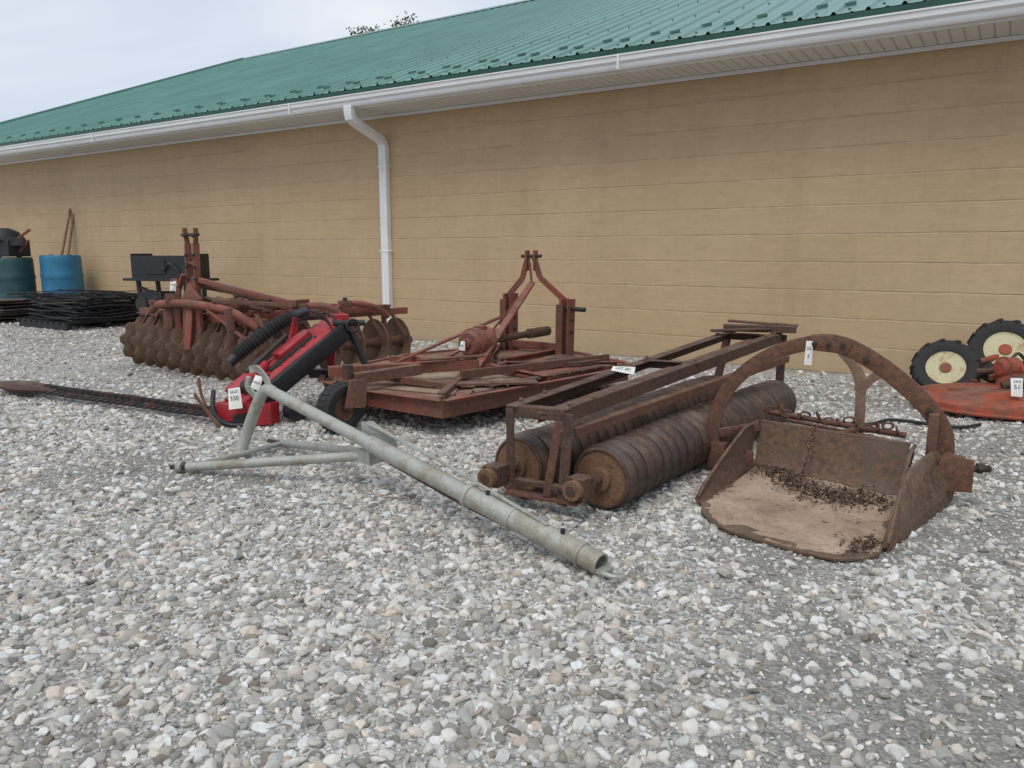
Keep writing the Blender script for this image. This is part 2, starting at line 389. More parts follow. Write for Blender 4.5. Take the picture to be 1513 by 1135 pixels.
# ------------------------------------------------------------------ building
bld=bpy.data.objects.new('block_building',None); sc.collection.objects.link(bld)
bld.rotation_euler=(0,0,-math.atan2(.543,.84))
WY=10.85; X0,X1=-32.3,16; EZ=4.0; OV=.8; RY=26.4; SL=.40; RH=.364
m,nt,b=newmat('painted_block_wall'); c=coords(nt)
sp=node(nt,'ShaderNodeSeparateXYZ'); nt.links.new(c,sp.inputs[0])
nz=noise_n(nt,c,2.5,2); zz=math_n(nt,'ADD',sp.outputs[2],math_n(nt,'MULTIPLY_ADD',nz,.02,-.01))
cb=node(nt,'ShaderNodeCombineXYZ'); nt.links.new(math_n(nt,'ADD',sp.outputs[0],sp.outputs[1]),cb.inputs[0]); nt.links.new(zz,cb.inputs[1])
br=node(nt,'ShaderNodeTexBrick'); nt.links.new(cb.outputs[0],br.inputs['Vector'])
br.inputs['Scale'].default_value=1; br.inputs['Brick Width'].default_value=RH*2; br.inputs['Row Height'].default_value=RH; br.inputs['Mortar Size'].default_value=.007; br.inputs['Mortar Smooth'].default_value=.6
br.inputs['Color1'].default_value=(.965,.965,.965,1); br.inputs['Color2'].default_value=(1,1,1,1); br.inputs['Mortar'].default_value=(.96,.96,.96,1); br.inputs['Bias'].default_value=0
hp_=math_n(nt,'PINGPONG',math_n(nt,'DIVIDE',zz,RH),.5)
hj=ramp(nt,hp_,[(0,1),(.035,0)])
big=noise_n(nt,c,.45,4,.6); fine=noise_n(nt,c,9,4,.75)
st=node(nt,'ShaderNodeMapping'); st.inputs['Scale'].default_value=(1.2,1.2,14); nt.links.new(c,st.inputs[0])
streak=noise_n(nt,st.outputs[0],1.3,4,.7)
col=ramp(nt,big,[(.3,(.50,.348,.196)),(.7,(.58,.415,.243))])
col=mix(nt,.4,col,ramp(nt,fine,[(.3,(.84,.84,.84)),(.7,(1.1,1.1,1.1))]),'MULTIPLY')
col=mix(nt,.55,col,ramp(nt,streak,[(.35,(.91,.91,.91)),(.6,(1.05,1.05,1.05))]),'MULTIPLY')
col=mix(nt,1,col,br.outputs['Color'],'MULTIPLY')
mj=math_n(nt,'MULTIPLY',hj,ramp(nt,noise_n(nt,c,1.6,4,.7),[(.52,0),(.60,1)]))
col=mix(nt,math_n(nt,'MULTIPLY',mj,.45),col,(.72,.60,.43))  # bed joints catching light: irregular highlights painted into the wall colour
dj=math_n(nt,'MULTIPLY',hj,ramp(nt,noise_n(nt,c,1.1,3,.7),[(.40,1),(.52,0)]))
col=mix(nt,math_n(nt,'MULTIPLY',dj,.35),col,(.27,.175,.095))
vst=node(nt,'ShaderNodeMapping'); vst.inputs['Scale'].default_value=(3.5,3.5,.25); nt.links.new(c,vst.inputs[0])
col=mix(nt,.3,col,ramp(nt,noise_n(nt,vst.outputs[0],1,3,.6),[(.35,(.86,.85,.83)),(.55,(1,1,1))]),'MULTIPLY')
gr=ramp(nt,math_n(nt,'ADD',sp.outputs[2],math_n(nt,'MULTIPLY',fine,.3)),[(.1,1),(.5,0)])
col=mix(nt,math_n(nt,'MULTIPLY',gr,.35),col,(.36,.30,.22))
nt.links.new(col,b.inputs['Base Color']); b.inputs['Roughness'].default_value=.7
hh=math_n(nt,'ADD',math_n(nt,'ADD',math_n(nt,'MULTIPLY',hj,-.8),math_n(nt,'MULTIPLY',br.outputs['Fac'],-.35)),math_n(nt,'MULTIPLY',fine,.45))
bump(nt,b,hh,.55,.010)
M['wall']=m
B=Bd()
B.prism([(X0,WY,-.1),(X1,WY,-.1),(X1,WY+31,-.1),(X0,WY+31,-.1)],4.3,'wall')
ridgeZ=4.32+SL*(RY-10)
B.prism([(X0+.02,WY+.01,4.2),(X0+.02,WY+30.9,4.2),(X0+.02,RY,ridgeZ-.15)],.2,'wall',(1,0,0))
B.done('walls',0,parent=bld)
m,nt,b=newmat('green_metal_roof'); c=coords(nt)
n=noise_n(nt,c,.6,4,.6); st=node(nt,'ShaderNodeMapping'); st.inputs['Scale'].default_value=(6,.35,.35); nt.links.new(c,st.inputs[0])
sk=noise_n(nt,st.outputs[0],1.2,4,.7)
col=ramp(nt,n,[(.3,(.115,.25,.205)),(.7,(.16,.32,.268))]); col=mix(nt,.6,col,ramp(nt,sk,[(.35,(.80,.80,.80)),(.65,(1.17,1.17,1.17))]),'MULTIPLY')
nt.links.new(col,b.inputs['Base Color']); b.inputs['Metallic'].default_value=.2
nt.links.new(math_n(nt,'MULTIPLY_ADD',n,.25,.22),b.inputs['Roughness'])
bump(nt,b,noise_n(nt,c,2.2,2),.15,.03)
M['roof']=m
M['green_trim']=plain('dark_green_trim',(.012,.07,.05),.4,.2,3)
M['guard']=plain('snow_guard_green',(.05,.13,.105),.4,.2,3)
bm=bmesh.new(); prof=[]; pp=.37; x=X0-.4
while x<X1+.4:
    prof+= [(x,0),(x+.135,0),(x+.15,.010),(x+.17,.010),(x+.185,0),(x+.30,0),(x+.32,.032),(x+.345,.032),(x+.365,0)]; x+=pp
EY=WY-OV-.1
def roofz(y): return 4.30+SL*(y-10)
for sgn in(1,-1):
    rows=[]
    for k in range(5):
        yy=EY+(RY-EY)*k/4
        y=yy if sgn>0 else 2*RY-yy
        rows.append([bm.verts.new((px,y,roofz(yy)+pz)) for px,pz in prof])
    for r0,r1 in zip(rows[:-1],rows[1:]):
        for i in range(len(prof)-1):
            bm.faces.new((r0[i],r0[i+1],r1[i+1],r1[i]) if sgn>0 else (r0[i],r1[i],r1[i+1],r0[i+1]))
me=bpy.data.meshes.new('roof'); bm.to_mesh(me); bm.free(); me.materials.append(m)
ro=bpy.data.objects.new('roof',me); sc.collection.objects.link(ro); ro.parent=bld
B=Bd()
B.rings([[V((xx,RY-.25,ridgeZ-.07)),V((xx,RY,ridgeZ+.07)),V((xx,RY+.25,ridgeZ-.07)),V((xx,RY,ridgeZ+.03))] for xx in(X0-.42,X1+.4)],'roof')
B.beam((X0-.42,EY-.02,roofz(EY)-.02),(X0-.42,RY,ridgeZ-.02),.05,.22,'roof')
B.box(((X0+X1)/2,EY+.02,roofz(EY)-.045),(X1-X0+.8,.03,.08),'green_trim')
x=X0; i=0
while x<X1:   # snow guards: small angled cleats between ribs
    yy=EY+.60+(.20 if i%2 else 0)
    B.beam((x-.06,yy-.03,roofz(yy-.03)+.02),(x+.06,yy+.03,roofz(yy+.03)+.02),.02,.035,'guard')
    x+=.37; i+=1
x=X0-.4+.09
while x<X1:   # roofing screws in rows across the slope
    for yy in(EY+.25,EY+2.2,EY+4.3): B.cyl((x,yy,roofz(yy)-.005),(x,yy-.005,roofz(yy)+.016),.016,'guard',seg=6)
    x+=.37
B.done('roof_trim',0,parent=bld)
m,nt,b=newmat('vented_soffit'); c=coords(nt)
wv=node(nt,'ShaderNodeTexWave',wave_type='BANDS',bands_direction='X'); wv.inputs['Scale'].default_value=2.2; nt.links.new(c,wv.inputs['Vector'])
g=ramp(nt,wv.outputs['Fac'],[(0,.62),(.10,1)])
col=mix(nt,1,(.80,.80,.78),g,'MULTIPLY')
col=mix(nt,.4,col,ramp(nt,noise_n(nt,c,1.5,3),[(.3,.82),(.7,1)]),'MULTIPLY')
nt.links.new(col,b.inputs['Base Color']); b.inputs['Roughness'].default_value=.6; bump(nt,b,g,.6,.015)
M['soffit']=m
B=Bd(); cx=(X0+X1)/2; LX=X1-X0+.7
B.box((cx,WY-OV/2,EZ+.01),(LX,OV-.01,.02),'soffit')
B.done('soffit',0,parent=bld)
B=Bd()
B.box((cx,WY-OV,EZ+.1),(LX,.03,.24),'white')
gy=WY-OV-.016
q=[(gy,EZ+.17),(gy,EZ+.0),(gy-.09,EZ+.0),(gy-.115,EZ+.03),(gy-.12,EZ+.07),(gy-.15,EZ+.10),(gy-.155,EZ+.16),(gy-.17,EZ+.165),(gy-.17,EZ+.185),(gy-.14,EZ+.185),(gy-.135,EZ+.10),(gy-.1,EZ+.05),(gy-.085,EZ+.02),(gy-.02,EZ+.02),(gy-.012,EZ+.17)]
B.rings([[V((xx,a,zz_)) for a,zz_ in q] for xx in(X0-.4,X1+.4)],'white')
x=X0
while x<X1: B.box((x,gy-.075,EZ+.165),(.03,.13,.012),'white'); x+=1.0
x=X0+2
while x<X1: B.box((x,gy-.083,EZ+.088),(.03,.180,.200),'white'); x+=6.4
B.box((cx,WY-.03,EZ-.03),(LX-.5,.03,.05),'white')
B.done('gutter',.003,parent=bld)
B=Bd(); dx=-9.72
def rect_path(pts,w,d,mm):
    P=[V(p) for p in pts]; rs=[]
    for i,p in enumerate(P):
        dd=(P[min(i+1,len(P)-1)]-P[max(i-1,0)]).normalized(); xx=V((1,0,0)); yy=dd.cross(xx).normalized()
        rs.append([p+xx*a*w/2+yy*c*d/2 for a,c in((-1,-1),(1,-1),(1,1),(-1,1))])
    B.rings(rs,mm)
rect_path([(dx,gy-.075,EZ+.02),(dx,gy-.075,EZ-.10),(dx,gy-.055,EZ-.17),(dx,gy+.02,EZ-.22),(dx,WY-.16,EZ-.44),(dx,WY-.085,EZ-.50),(dx,WY-.06,EZ-.6),(dx,WY-.06,.18),(dx,WY-.09,.10),(dx,WY-.2,.04)],.17,.11,'white')
for zz_ in (3.1,1.6,.5): B.box((dx,WY-.055,zz_),(.21,.135,.03),'white')
B.box((dx,WY-.06,2.2),(.178,.118,.02),'white')
for k in range(4): B.box((dx-.06+.04*k,WY-.06,1.9),(.012,.122,3.0),'white')
B.done('downspout',.006,parent=bld)

# ------------------------------------------------------------------ ring roller (cultipacker)
B=Bd(); ax=V((.612,.791,0)); pr=V((-.791,.612,0))
R=.215
for st,sh in((V((.56,4.61,R)),0),(V((.05,4.86,R)),.06)):
    n=26; pt=3.15/n; prof=[(0,R*.9)]
    for i in range(n):
        t=i*pt; q_=1+random.uniform(-.03,.02)
        prof+=[(t+.004,R*.88*q_),(t+pt*.18,R*.95*q_),(t+pt*.34,R*.99*q_),(t+pt*.46,R*1.0*q_),(t+pt*.58,R*.99*q_),(t+pt*.74,R*.95*q_),(t+pt-.014,R*.88*q_),(t+pt-.012,R*.72),(t+pt-.002,R*.72)]
    prof+=[(3.15,R*.85)]
    B.lathe(st,ax,prof,'rust_roller',44)
    B.cyl(st-ax*.015,st,R*.82,'rust_end',seg=36)
    B.torus(st-ax*.01,ax,R*.84,.014,'rust_dark',36,6)
    B.cyl(st-ax*.05,st,R*.35,'rust_end',seg=24)
    B.cyl(st-ax*.34,st+ax*3.4,.035,'rust_dark')
    bc=st-ax*.25
    B.box(bc,(.12,.12,.13),'rust_dark',math.atan2(ax.y,ax.x))
    B.cyl(bc-ax*.11,bc+ax*.08,.062,'rust_end',.055,seg=14)
    B.cyl(bc-ax*.115,bc-ax*.10,.035,'rust_dark',seg=12)
    bc=st+ax*3.3; B.box(bc,(.13,.12,.13),'rust_dark',math.atan2(ax.y,ax.x))
FL,FR=V((-.04,4.68,.66)),V((.32,4.52,.66)); RL,RR=V((2.15,7.62,.83)),V((2.62,7.42,.83))
B.angle(FL,RL,.085,.09,.012,'rust_dark',side=1)
B.angle(FR,RR,.085,.09,.012,'rust_dark',side=-1)
mA,mB=FL.lerp(FR,.55)-Z*.03,RL.lerp(RR,.5)-Z*.05
B.angle(mA,mB,.06,.07,.010,'rust_brown')
B.angle(FR+V((.08,.06,-.13)),RR+V((-.1,-.5,-.16)),.06,.06,.012,'rust_brown',side=-1)
for t in (.0,.02,.5,.97):
    a=FL.lerp(RL,t); c_=FR.lerp(RR,t); B.angle(a-Z*.005,c_-Z*.005,.07,.07,.01,'rust_dark',side=-1 if t<.01 else 1)
for t in(.03,.1,.5,.9,.96):
    for a,c_ in((FL,RL),(FR,RR)): B.bolt(a.lerp(c_,t)+Z*.002+V((.03 if a is FL else -.03,0,0)),Z,.016,'rust_end',.018)
# tongue parts lying across the far end
B.channel(RL+V((-.08,-.1,.035)),RR+V((.1,-.05,.035)),.14,.06,.012,'rust_dark')
B.beam(RL+V((.02,.1,.08)),RR+V((.16,.05,.06)),.10,.02,'rust_brown')
B.beam(RL+V((-.25,-.32,.025)),RR+V((.02,-.0,.045)),.09,.02,'rust_dark')
B.beam(RR-Z*.02,RR+V((.02,.06,-.55)),.08,.02,'rust_dark',up=ax)
B.beam(RL-Z*.02,RL+V((-.1,.0,-.55)),.08,.02,'rust_dark',up=ax)
b1=V((.05,4.86,R))-ax*.2; b2=V((.56,4.61,R))-ax*.2
B.angle(FL-Z*.02,b1+V((.04,0,-.06)),.06,.06,.012,'rust_dark',up=pr)
B.angle(FR-Z*.02,V((.27,4.50,.08)),.07,.07,.012,'rust_dark',up=pr)
B.beam(FR-Z*.08+V((-.03,0,0)),V((.21,4.52,.12)),.012,.05,'rust_brown')
B.beam(b1+V((.05,-.02,-.11)),b2+V((-.03,0,-.11)),.10,.02,'rust_brown')
B.beam(b1+V((.1,-.02,-.04)),b2+V((-.06,0,-.03)),.06,.03,'rust_dark')
rol=B.done('ring_roller',.003,warp=.014)
tag(rol,FL.lerp(RL,.33)+V((.14,-.03,.02)),V((-.2,-.7,.9)),.17,.06,(('LOT 551',.032,0),),-.1)

# ------------------------------------------------------------------ dirt scoop
B=Bd()
lipL=V((1.20,4.66,.02)); lipR=V((1.99,3.93,.02)); rl=V((1.74,5.40,.02)); rr=V((2.47,4.70,.02))
floor=[lipL,V((1.155,4.50,.018)),V((1.165,4.33,.015)),V((1.24,4.18,.012)),V((1.40,4.02,.01)),V((1.54,3.88,.01)),V((1.68,3.785,.01)),V((1.84,3.79,.012)),V((1.94,3.85,.015)),lipR]
NL=len(floor)
def backrow(t,z): return [rl.lerp(rr,i/(NL-1))+V((.10*t,.13*t,z)) for i in range(NL)]
grid=[floor]
for k in(.2,.45,.7,.9): grid.append([floor[i].lerp(rl.lerp(rr,i/(NL-1)),k) for i in range(NL)])
grid+= [backrow(0,.0),backrow(.25,.03),backrow(.5,.09),backrow(.75,.2),backrow(1.0,.34)]
B.sheet(grid,.015,'scoop')
def flr(t,k):
    fi=t*(NL-1); i0=min(int(fi),NL-2); return floor[i0].lerp(floor[i0+1],fi-i0).lerp(rl.lerp(rr,t),k)
dg=[]
for r_ in range(25):
    k=.02+r_/24*.97; row=[]
    for i in range(33):
        t=.02+i/32*.96; p=flr(t,k); edge=min(k,1-k,t,1-t)
        hgt=.006+min(edge,.12)*.12+.014*noise.noise(p*4)+.010*noise.noise(p*14)+.006*noise.noise(p*40)+(.07*max(0,k-.5))
        row.append(p+Z*max(hgt,.008 if edge>.03 else .002))
    dg.append(row)
B.sheet(dg,.003,'dirt')
tl,tr=rl+V((.10,.13,.34)),rr+V((.10,.13,.34))
def side(a,b_,out,sg,hmax):
    rows=[]
    for k in(0,.08,.2,.35,.5,.75,1):
        base=a.lerp(b_,k); h_=.035+(hmax-.035)*min(1,k*1.35)**.8
        top=base+V((.10,.13,0))*k+Z*h_+out*.03
        rows.append([base,base.lerp(top,.3)+out*.012,base.lerp(top,.65)+out*.012,top])
    B.sheet(rows,.016*sg,'scoop')
    B.pipe([r_[-1]+Z*.003 for r_ in rows],.012,'scoop',8,0)
outL=V((-.73,.68,0)).normalized()
side(lipL,rl,outL,1,.34); side(lipR,rr,-outL,1,.34)
B.pipe([tl+Z*.005,tr+Z*.005],.016,'scoop',8,0)
B.beam(tl+V((-.02,.02,-.06)),tr+V((.02,-.02,-.06)),.03,.05,'rust_dark')
# outer right cheek plate, continuing to the pivot casting
ck=[V((2.01,3.94,.005)),V((2.79,4.72,.03)),V((2.84,4.74,.20)),V((2.66,4.72,.36)),V((2.36,4.42,.33)),V((2.10,4.10,.16))]
B.prism(ck,.02,'scoop',V((.70,-.71,0)))
B.box((2.74,4.72,.22),(.20,.12,.20),'rust_brown',math.atan2(-.48,.877))
B.box((2.66,4.74,.42),(.06,.12,.34),'rust_brown',math.atan2(-.48,.877))
B.prism([(2.62,4.68,.12),(2.86,4.60,.12),(2.86,4.60,.32),(2.70,4.66,.36)],.02,'rust_brown',V((-.48,-.877,0)))
B.cyl((2.74,4.70,.24),(3.0,4.66,.25),.022,'hub',seg=10); B.cyl((2.92,4.67,.25),(2.95,4.665,.25),.034,'hub',seg=6)
B.cyl((1.49,5.46,.2),(1.36,5.54,.2),.022,'hub',seg=10)
B.beam((1.46,5.43,.10),(1.74,5.36,.12),.03,.14,'rust_brown'); B.box((1.5,5.44,.14),(.13,.10,.18),'rust_brown',math.atan2(-.48,.877))
B.beam((1.50,5.44,.3),(1.80,5.48,.34),.03,.06,'rust_brown')
AN=V((.48,.877,0))
def AP(t,z): return V((1.49,5.46,0)).lerp(V((2.75,4.76,0)),t)+Z*z
arch=[AP(.0,.10),AP(-.015,.33),AP(.02,.55),AP(.12,.76),AP(.27,.92),AP(.45,1.0),AP(.53,1.005)]
B.ribbon(arch,AN,.095,.03,'rust_brown')
arch2=[AP(.46,1.0),AP(.56,.985),AP(.68,.90),AP(.82,.755),AP(.94,.59),AP(1.0,.42),AP(1.0,.2)]
B.ribbon([p-AN*.033 for p in arch2],AN,.115,.03,'rust_brown')
B.prism([AP(.42,.95)-AN*.06,AP(.58,.93)-AN*.06,AP(.60,1.01)-AN*.06,AP(.5,1.05)-AN*.06,AP(.42,1.045)-AN*.06],.10,'rust_brown',AN)
for t in(.44,.50,.56): B.bolt(AP(t,.995)-AN*.06,-AN,.016)
for t,z_ in((.66,.905),(.93,.60)): B.bolt(AP(t,z_)-AN*.048,-AN,.018)
B.ribbon([V((2.50,5.42,.28)),V((2.50,5.42,.48)),V((2.49,5.42,.66))],(.48,.877,0),.07,.03,'tan_deck',2)
B.ribbon([V((2.49,5.42,.62)),V((2.48,5.42,.70)),V((2.44,5.44,.80)),V((2.36,5.46,.90))],(.48,.877,0),.075,.03,'tan_deck',4)
B.ribbon([V((2.49,5.42,.60)),V((2.53,5.40,.68)),V((2.60,5.37,.74)),V((2.68,5.33,.76))],(.48,.877,0),.06,.03,'tan_deck',4)
B.pipe([V((1.95,5.72,.40)),V((2.3,5.5,.37)),V((2.75,5.22,.33))],.022,'rust_brown',10,3)
B.pipe([V((2.05,5.62,.36)),V((2.3,5.42,.34)),V((2.62,5.2,.30))],.015,'rust_brown',8,3)
B.beam(tl.lerp(tr,.55),V((2.50,5.42,.34)),.05,.03,'rust_brown')
for k in range(14):
    p=V((1.95,5.70,.42)).lerp(V((2.7,5.25,.36)),k/13)+V((random.uniform(-.02,.02),0,.02*math.sin(k*1.7)))
    B.torus(p,(math.sin(k*1.6),math.cos(k*1.6),.3),.026,.008,'rust_brown',10,6,1.4)
q0=tl.lerp(tr,.38)+Z*.03; q1=V((1.90,4.92,.07)); nk=17
for k in range(nk):
    p=q0.lerp(q1,k/(nk-1))-Z*(.04*math.sin(math.pi*k/(nk-1))); d=(q1-q0).normalized()
    B.torus(p,d.cross(Z).normalized() if k%2 else d.cross(d.cross(Z)).normalized(),.017,.0055,'rust_brown',10,5)
for k in range(1700):
    if k<1550:
        t=random.betavariate(1.8,1.8); kk=min(.985,max(.4,random.gauss(.82,.075)-.18*(t-.5)+.05*math.sin(t*9)))
    else: t=random.gauss(.78,.05); kk=random.gauss(.14,.05)
    t=min(.97,max(.03,t)); p=flr(t,kk)+Z*(.024+.07*max(0,kk-.5)+random.random()*.02)
    e=V((random.uniform(-1,1),random.uniform(-1,1),random.uniform(-.35,.35))).normalized()*random.uniform(.005,.026)
    g_=e.cross(Z).normalized()*random.uniform(.003,.010)
    B.face([B.bm.verts.new(p+o_) for o_ in(-e,g_,e+Z*.006,-g_)],'litter' if random.random()<.85 else 'wood')
sco=B.done('dirt_scoop',.003,recalc=False,warp=.012)
tag(sco,AP(.42,.93)-AN*.08,V((-.45,-.85,.1)),.045,.16,(('55',.03,.03),('2',.03,-.02)))

# ------------------------------------------------------------------ grey boom pole
B=Bd()
e0=V((.44,3.60,.07)); top=V((-1.80,5.70,.55)); P1=V((-.86,4.93,.335))
dirp=(top-e0).normalized(); L0=(top-e0).length; kj=(P1-e0).length
B.cyl(top,e0+dirp*(kj-.1),.043,'galv',seg=24); B.cyl(e0+dirp*(kj+.02),e0+dirp*.9,.055,'galv',seg=24)
B.cyl(e0+dirp*.95,e0,.063,'galv',.058,24,inner=.047)
B.cyl(e0+dirp*.93,e0+dirp*.97,.069,'galv',seg=24)
B.pipe([top-dirp*.02,top+dirp*.08,top+V((-.12,.09,-.04)),top+V((-.19,.12,-.18)),V((-2.07,5.86,.2)),V((-2.13,5.83,.03))],.045,'galv',16,6)
# hook plates at the top of the bend
B.ribbon([top+V((-.04,.04,.02)),top+V((-.07,.06,.10)),top+V((-.13,.06,.17)),top+V((-.19,.08,.16))],(.68,.73,0),.055,.02,'galv',4)
B.ribbon([top+V((-.16,.10,-.06)),top+V((-.23,.12,.02)),top+V((-.22,.12,.10))],(.68,.73,0),.05,.02,'galv',4)
B.torus(e0-dirp*.07+V((0,0,-.02)),V((.2,.2,1)),.055,.012,'galv',18,8)
B.box(e0-dirp*.02-Z*.02,(.05,.09,.02),'galv',math.atan2(dirp.y,dirp.x))
j=P1+V((-.1,.1,-.09))
B.cyl(j,V((-2.36,5.42,.05)),.034,'galv',seg=16); B.cyl(V((-2.34,5.415,.05)),V((-2.50,5.45,.045)),.016,'hub',seg=10); B.cyl(V((-2.40,5.43,.05)),V((-2.44,5.44,.05)),.042,'galv',seg=12)
B.cyl(j+V((0,.02,.01)),V((-1.88,6.12,.05)),.030,'galv',seg=16); B.cyl(V((-1.86,6.1,.05)),V((-2.02,6.2,.05)),.016,'hub',seg=10)
B.cyl(V((-2.30,5.50,.05)),V((-1.9,6.08,.05)),.022,'galv',seg=12)
B.prism([P1+V((.12,-.1,-.06)),P1+V((.10,-.08,.06)),P1+V((-.08,.08,.15)),P1+V((-.16,.14,.13)),P1+V((-.14,.12,-.08))],.012,'galv',V((.68,.73,0)))
B.box(j,(.14,.12,.09),'galv',math.atan2(dirp.y,dirp.x))
s0=P1+V((-.1,.09,.13)); s1=e0+dirp*.35+Z*.065
B.beam(s0,s0.lerp(s1,.45)+Z*.02,.025,.008,'galv'); B.beam(s0.lerp(s1,.45)+Z*.02,s1,.025,.008,'galv')
B.pipe([e0+dirp*.5-Z*.05,P1.lerp(e0,.5)-Z*.09,P1-Z*.09],.008,'rust_dark',6,3)
for k in(.12,.6): B.cyl(e0+dirp*k-dirp*.008,e0+dirp*k+dirp*.008,.066,'galv',seg=24)
for k in(.25,.8): B.bolt(e0+dirp*k+Z*.055,Z,.014,'hub',.03)
B.done('boom_pole',.003,warp=.006)

# ------------------------------------------------------------------ rotary cutter
B=Bd()
deck=[V((-.59,6.46,0)),V((1.30,8.48,0)),V((1.28,8.85,0)),V((.82,9.62,0)),V((.25,10.1,0)),V((-.25,10.25,0)),V((-1.25,9.5,0)),V((-1.98,8.2,0)),V((-1.86,7.5,0)),V((-1.3,6.95,0))]
cc=V((-.35,8.45,0))
B.prism([p+Z*.30 for p in deck],.022,'red_deck')
n=len(deck)
for i in range(n):
    a,b_=deck[i],deck[(i+1)%n]; ins=(cc-(a+b_)/2).normalized()*.012
    B.beam(a+Z*.245+ins,b_+Z*.245+ins,.016,.13,'rust_brown' if i in(0,1) else 'red_faded')
    B.angle(a+Z*.345,b_+Z*.345,.06,.035,.01,'red_faded')
for i,tgt in enumerate([V((-.59,6.46,0)),V((.4,7.5,0)),V((1.25,8.6,0)),V((.6,9.75,0)),V((-.2,10.2,0)),V((-1.5,9.0,0)),V((-1.86,7.6,0))]):
    a=cc.lerp(tgt,.12); b_=cc.lerp(tgt,.96)
    B.angle(a+Z*.40,b_+Z*.385,.07,.07,.012,'red_faded' if i%2 else 'rust_brown')
B.prism([V((-.15,8.0,.325)),V((.32,7.55,.325)),V((1.15,8.5,.325)),V((.45,9.2,.325))],.03,'red_faded')
B.prism([V((-.45,8.2,.325)),V((-.52,6.75,.325)),V((-1.2,7.1,.325)),V((-1.0,7.9,.325))],.012,'tan_deck')
B.prism([V((-.30,7.9,.325)),V((-.38,6.85,.325)),V((.2,7.4,.325))],.010,'tan_deck')
B.prism([V((.25,8.2,.357)),V((.75,8.3,.357)),V((1.0,8.55,.357)),V((.55,9.0,.357))],.05,'rust_dark')
B.beam((-.5,7.4,.42),(1.1,8.75,.40),.05,.08,'rust_brown')
B.angle((-.25,7.1,.37),(.95,8.35,.37),.10,.04,.012,'rust_dark')
B.beam((-.75,7.1,.37),(.25,7.25,.37),.16,.02,'rust_brown')
for k in range(12):
    p=V((-.50,6.62,.352)).lerp(V((1.2,8.45,.352)),k/11); B.bolt(p,Z,.018,'rust_dark',.015)
B.cyl(cc+Z*.32,cc+Z*.40,.30,'red_faded',seg=24); B.cyl(cc+Z*.40,cc+Z*.52,.16,'red_faded',.13,20)
B.lathe(cc+Z*.62+V((-.06,-.1,0)),(.6,.8,0),[(-.16,.05),(-.12,.06),(-.12,.12),(-.09,.145),(-.05,.15),(-.05,.165),(0,.17),(.03,.165),(.03,.15),(.14,.15),(.16,.17),(.2,.165),(.2,.11),(.26,.06)],'red_faded',24)
B.cyl(cc+Z*.7,cc+Z*.8,.07,'red_faded',seg=14)
for k in range(8):
    a=k*math.pi/4; B.bolt(cc+V((math.cos(a)*.24,math.sin(a)*.24,.40)),Z,.022)
    B.bolt(cc+Z*.62+V((-.06,-.1,0))-V((.6,.8,0))*.07+(V((.8,-.6,0))*math.cos(a)+Z*math.sin(a))*.12,(-.6,-.8,0),.014)
B.cyl(cc+V((.15,.2,.62)),V((.45,9.75,.60)),.04,'rust_dark',seg=14); B.cyl(V((.2,9.3,.61)),V((.45,9.75,.60)),.06,'rust_dark',seg=14)
p1,p2=V((.64,9.5,.32)),V((-.06,10.05,.32)); apex=V((.25,9.75,1.55))
for p,hh_ in((p1,.70),(p2,.74)):
    B.beam(p,p+Z*hh_,.19,.03,'red_faded',up=(.8,-.6,0))
    B.beam(p+V((.08,-.06,0)),p+V((.08,-.06,hh_)),.17,.012,'red_faded',up=(.8,-.6,0))
    B.beam(p+V((-.06,-.08,0)),p+V((-.06,-.08,hh_*.9)),.03,.09,'rust_brown',up=(.8,-.6,0))
    for zz_ in(.3,.45,.58): B.bolt(p+V((.09,-.065,zz_)),(.8,-.6,0),.022,'hub',.03)
B.cyl(p1+V((0,0,.58)),p1+V((.24,-.18,.58)),.028,'hub',seg=10)
B.beam(p1+Z*.1,p2+Z*.1,.08,.08,'red_faded')
B.beam(p1+Z*.68,apex+V((.10,-.08,-.28)),.075,.02,'red_faded',up=(.6,.8,0)); B.beam(apex+V((.10,-.08,-.28)),apex+V((.03,-.02,-.02)),.075,.02,'red_faded',up=(.6,.8,0))
B.beam(p2+Z*.70,apex+V((-.12,.09,-.30)),.075,.02,'red_faded',up=(.6,.8,0)); B.beam(apex+V((-.12,.09,-.30)),apex+V((-.04,.03,-.02)),.075,.02,'red_faded',up=(.6,.8,0))
B.beam(apex+V((-.05,.03,-.20)),apex+V((-.05,.03,.05)),.08,.025,'red_faded',up=(.8,-.6,0))
B.beam(apex+V((.05,-.03,-.20)),apex+V((.05,-.03,.05)),.08,.025,'red_faded',up=(.8,-.6,0))
B.cyl(apex+V((-.12,.08,-.02)),apex+V((.12,-.08,-.02)),.022,'hub',seg=10)
B.beam(apex+V((0,-.05,-.35)),V((-.40,7.95,.36)),.08,.03,'red_faded')
B.beam(apex+V((-.02,-.05,-.1)),apex+V((0,-.05,-.38)),.08,.03,'red_faded')
B.beam(p2+V((-.05,0,.45)),V((-1.30,8.6,.36)),.06,.025,'red_faded')
B.beam(p2+V((-.05,0,.30)),V((-.9,8.2,.36)),.06,.025,'red_faded')
B.beam(apex+V((-.1,-.1,-.45)),p2+V((-.35,-.3,.1)),.05,.025,'red_faded')
t0=V((-1.72,7.15,.48))
B.beam(V((-.35,7.7,.48)),t0,.10,.10,'red_faded'); B.beam(V((-1.3,7.35,.42)),V((-.55,7.0,.36)),.08,.06,'rust_brown')
B.beam(V((-.3,7.75,.56)),V((-.9,7.4,.56)),.08,.02,'rust_brown')
B.beam(V((-1.45,6.95,.45)),V((-.9,7.35,.48)),.10,.10,'rust_brown')
B.cyl(V((-1.5,6.95,.58)),V((-1.5,6.95,.32)),.05,'rust_dark',seg=14)
wa=V((.8,-.6,0)); wc=V((-1.52,6.68,.23))
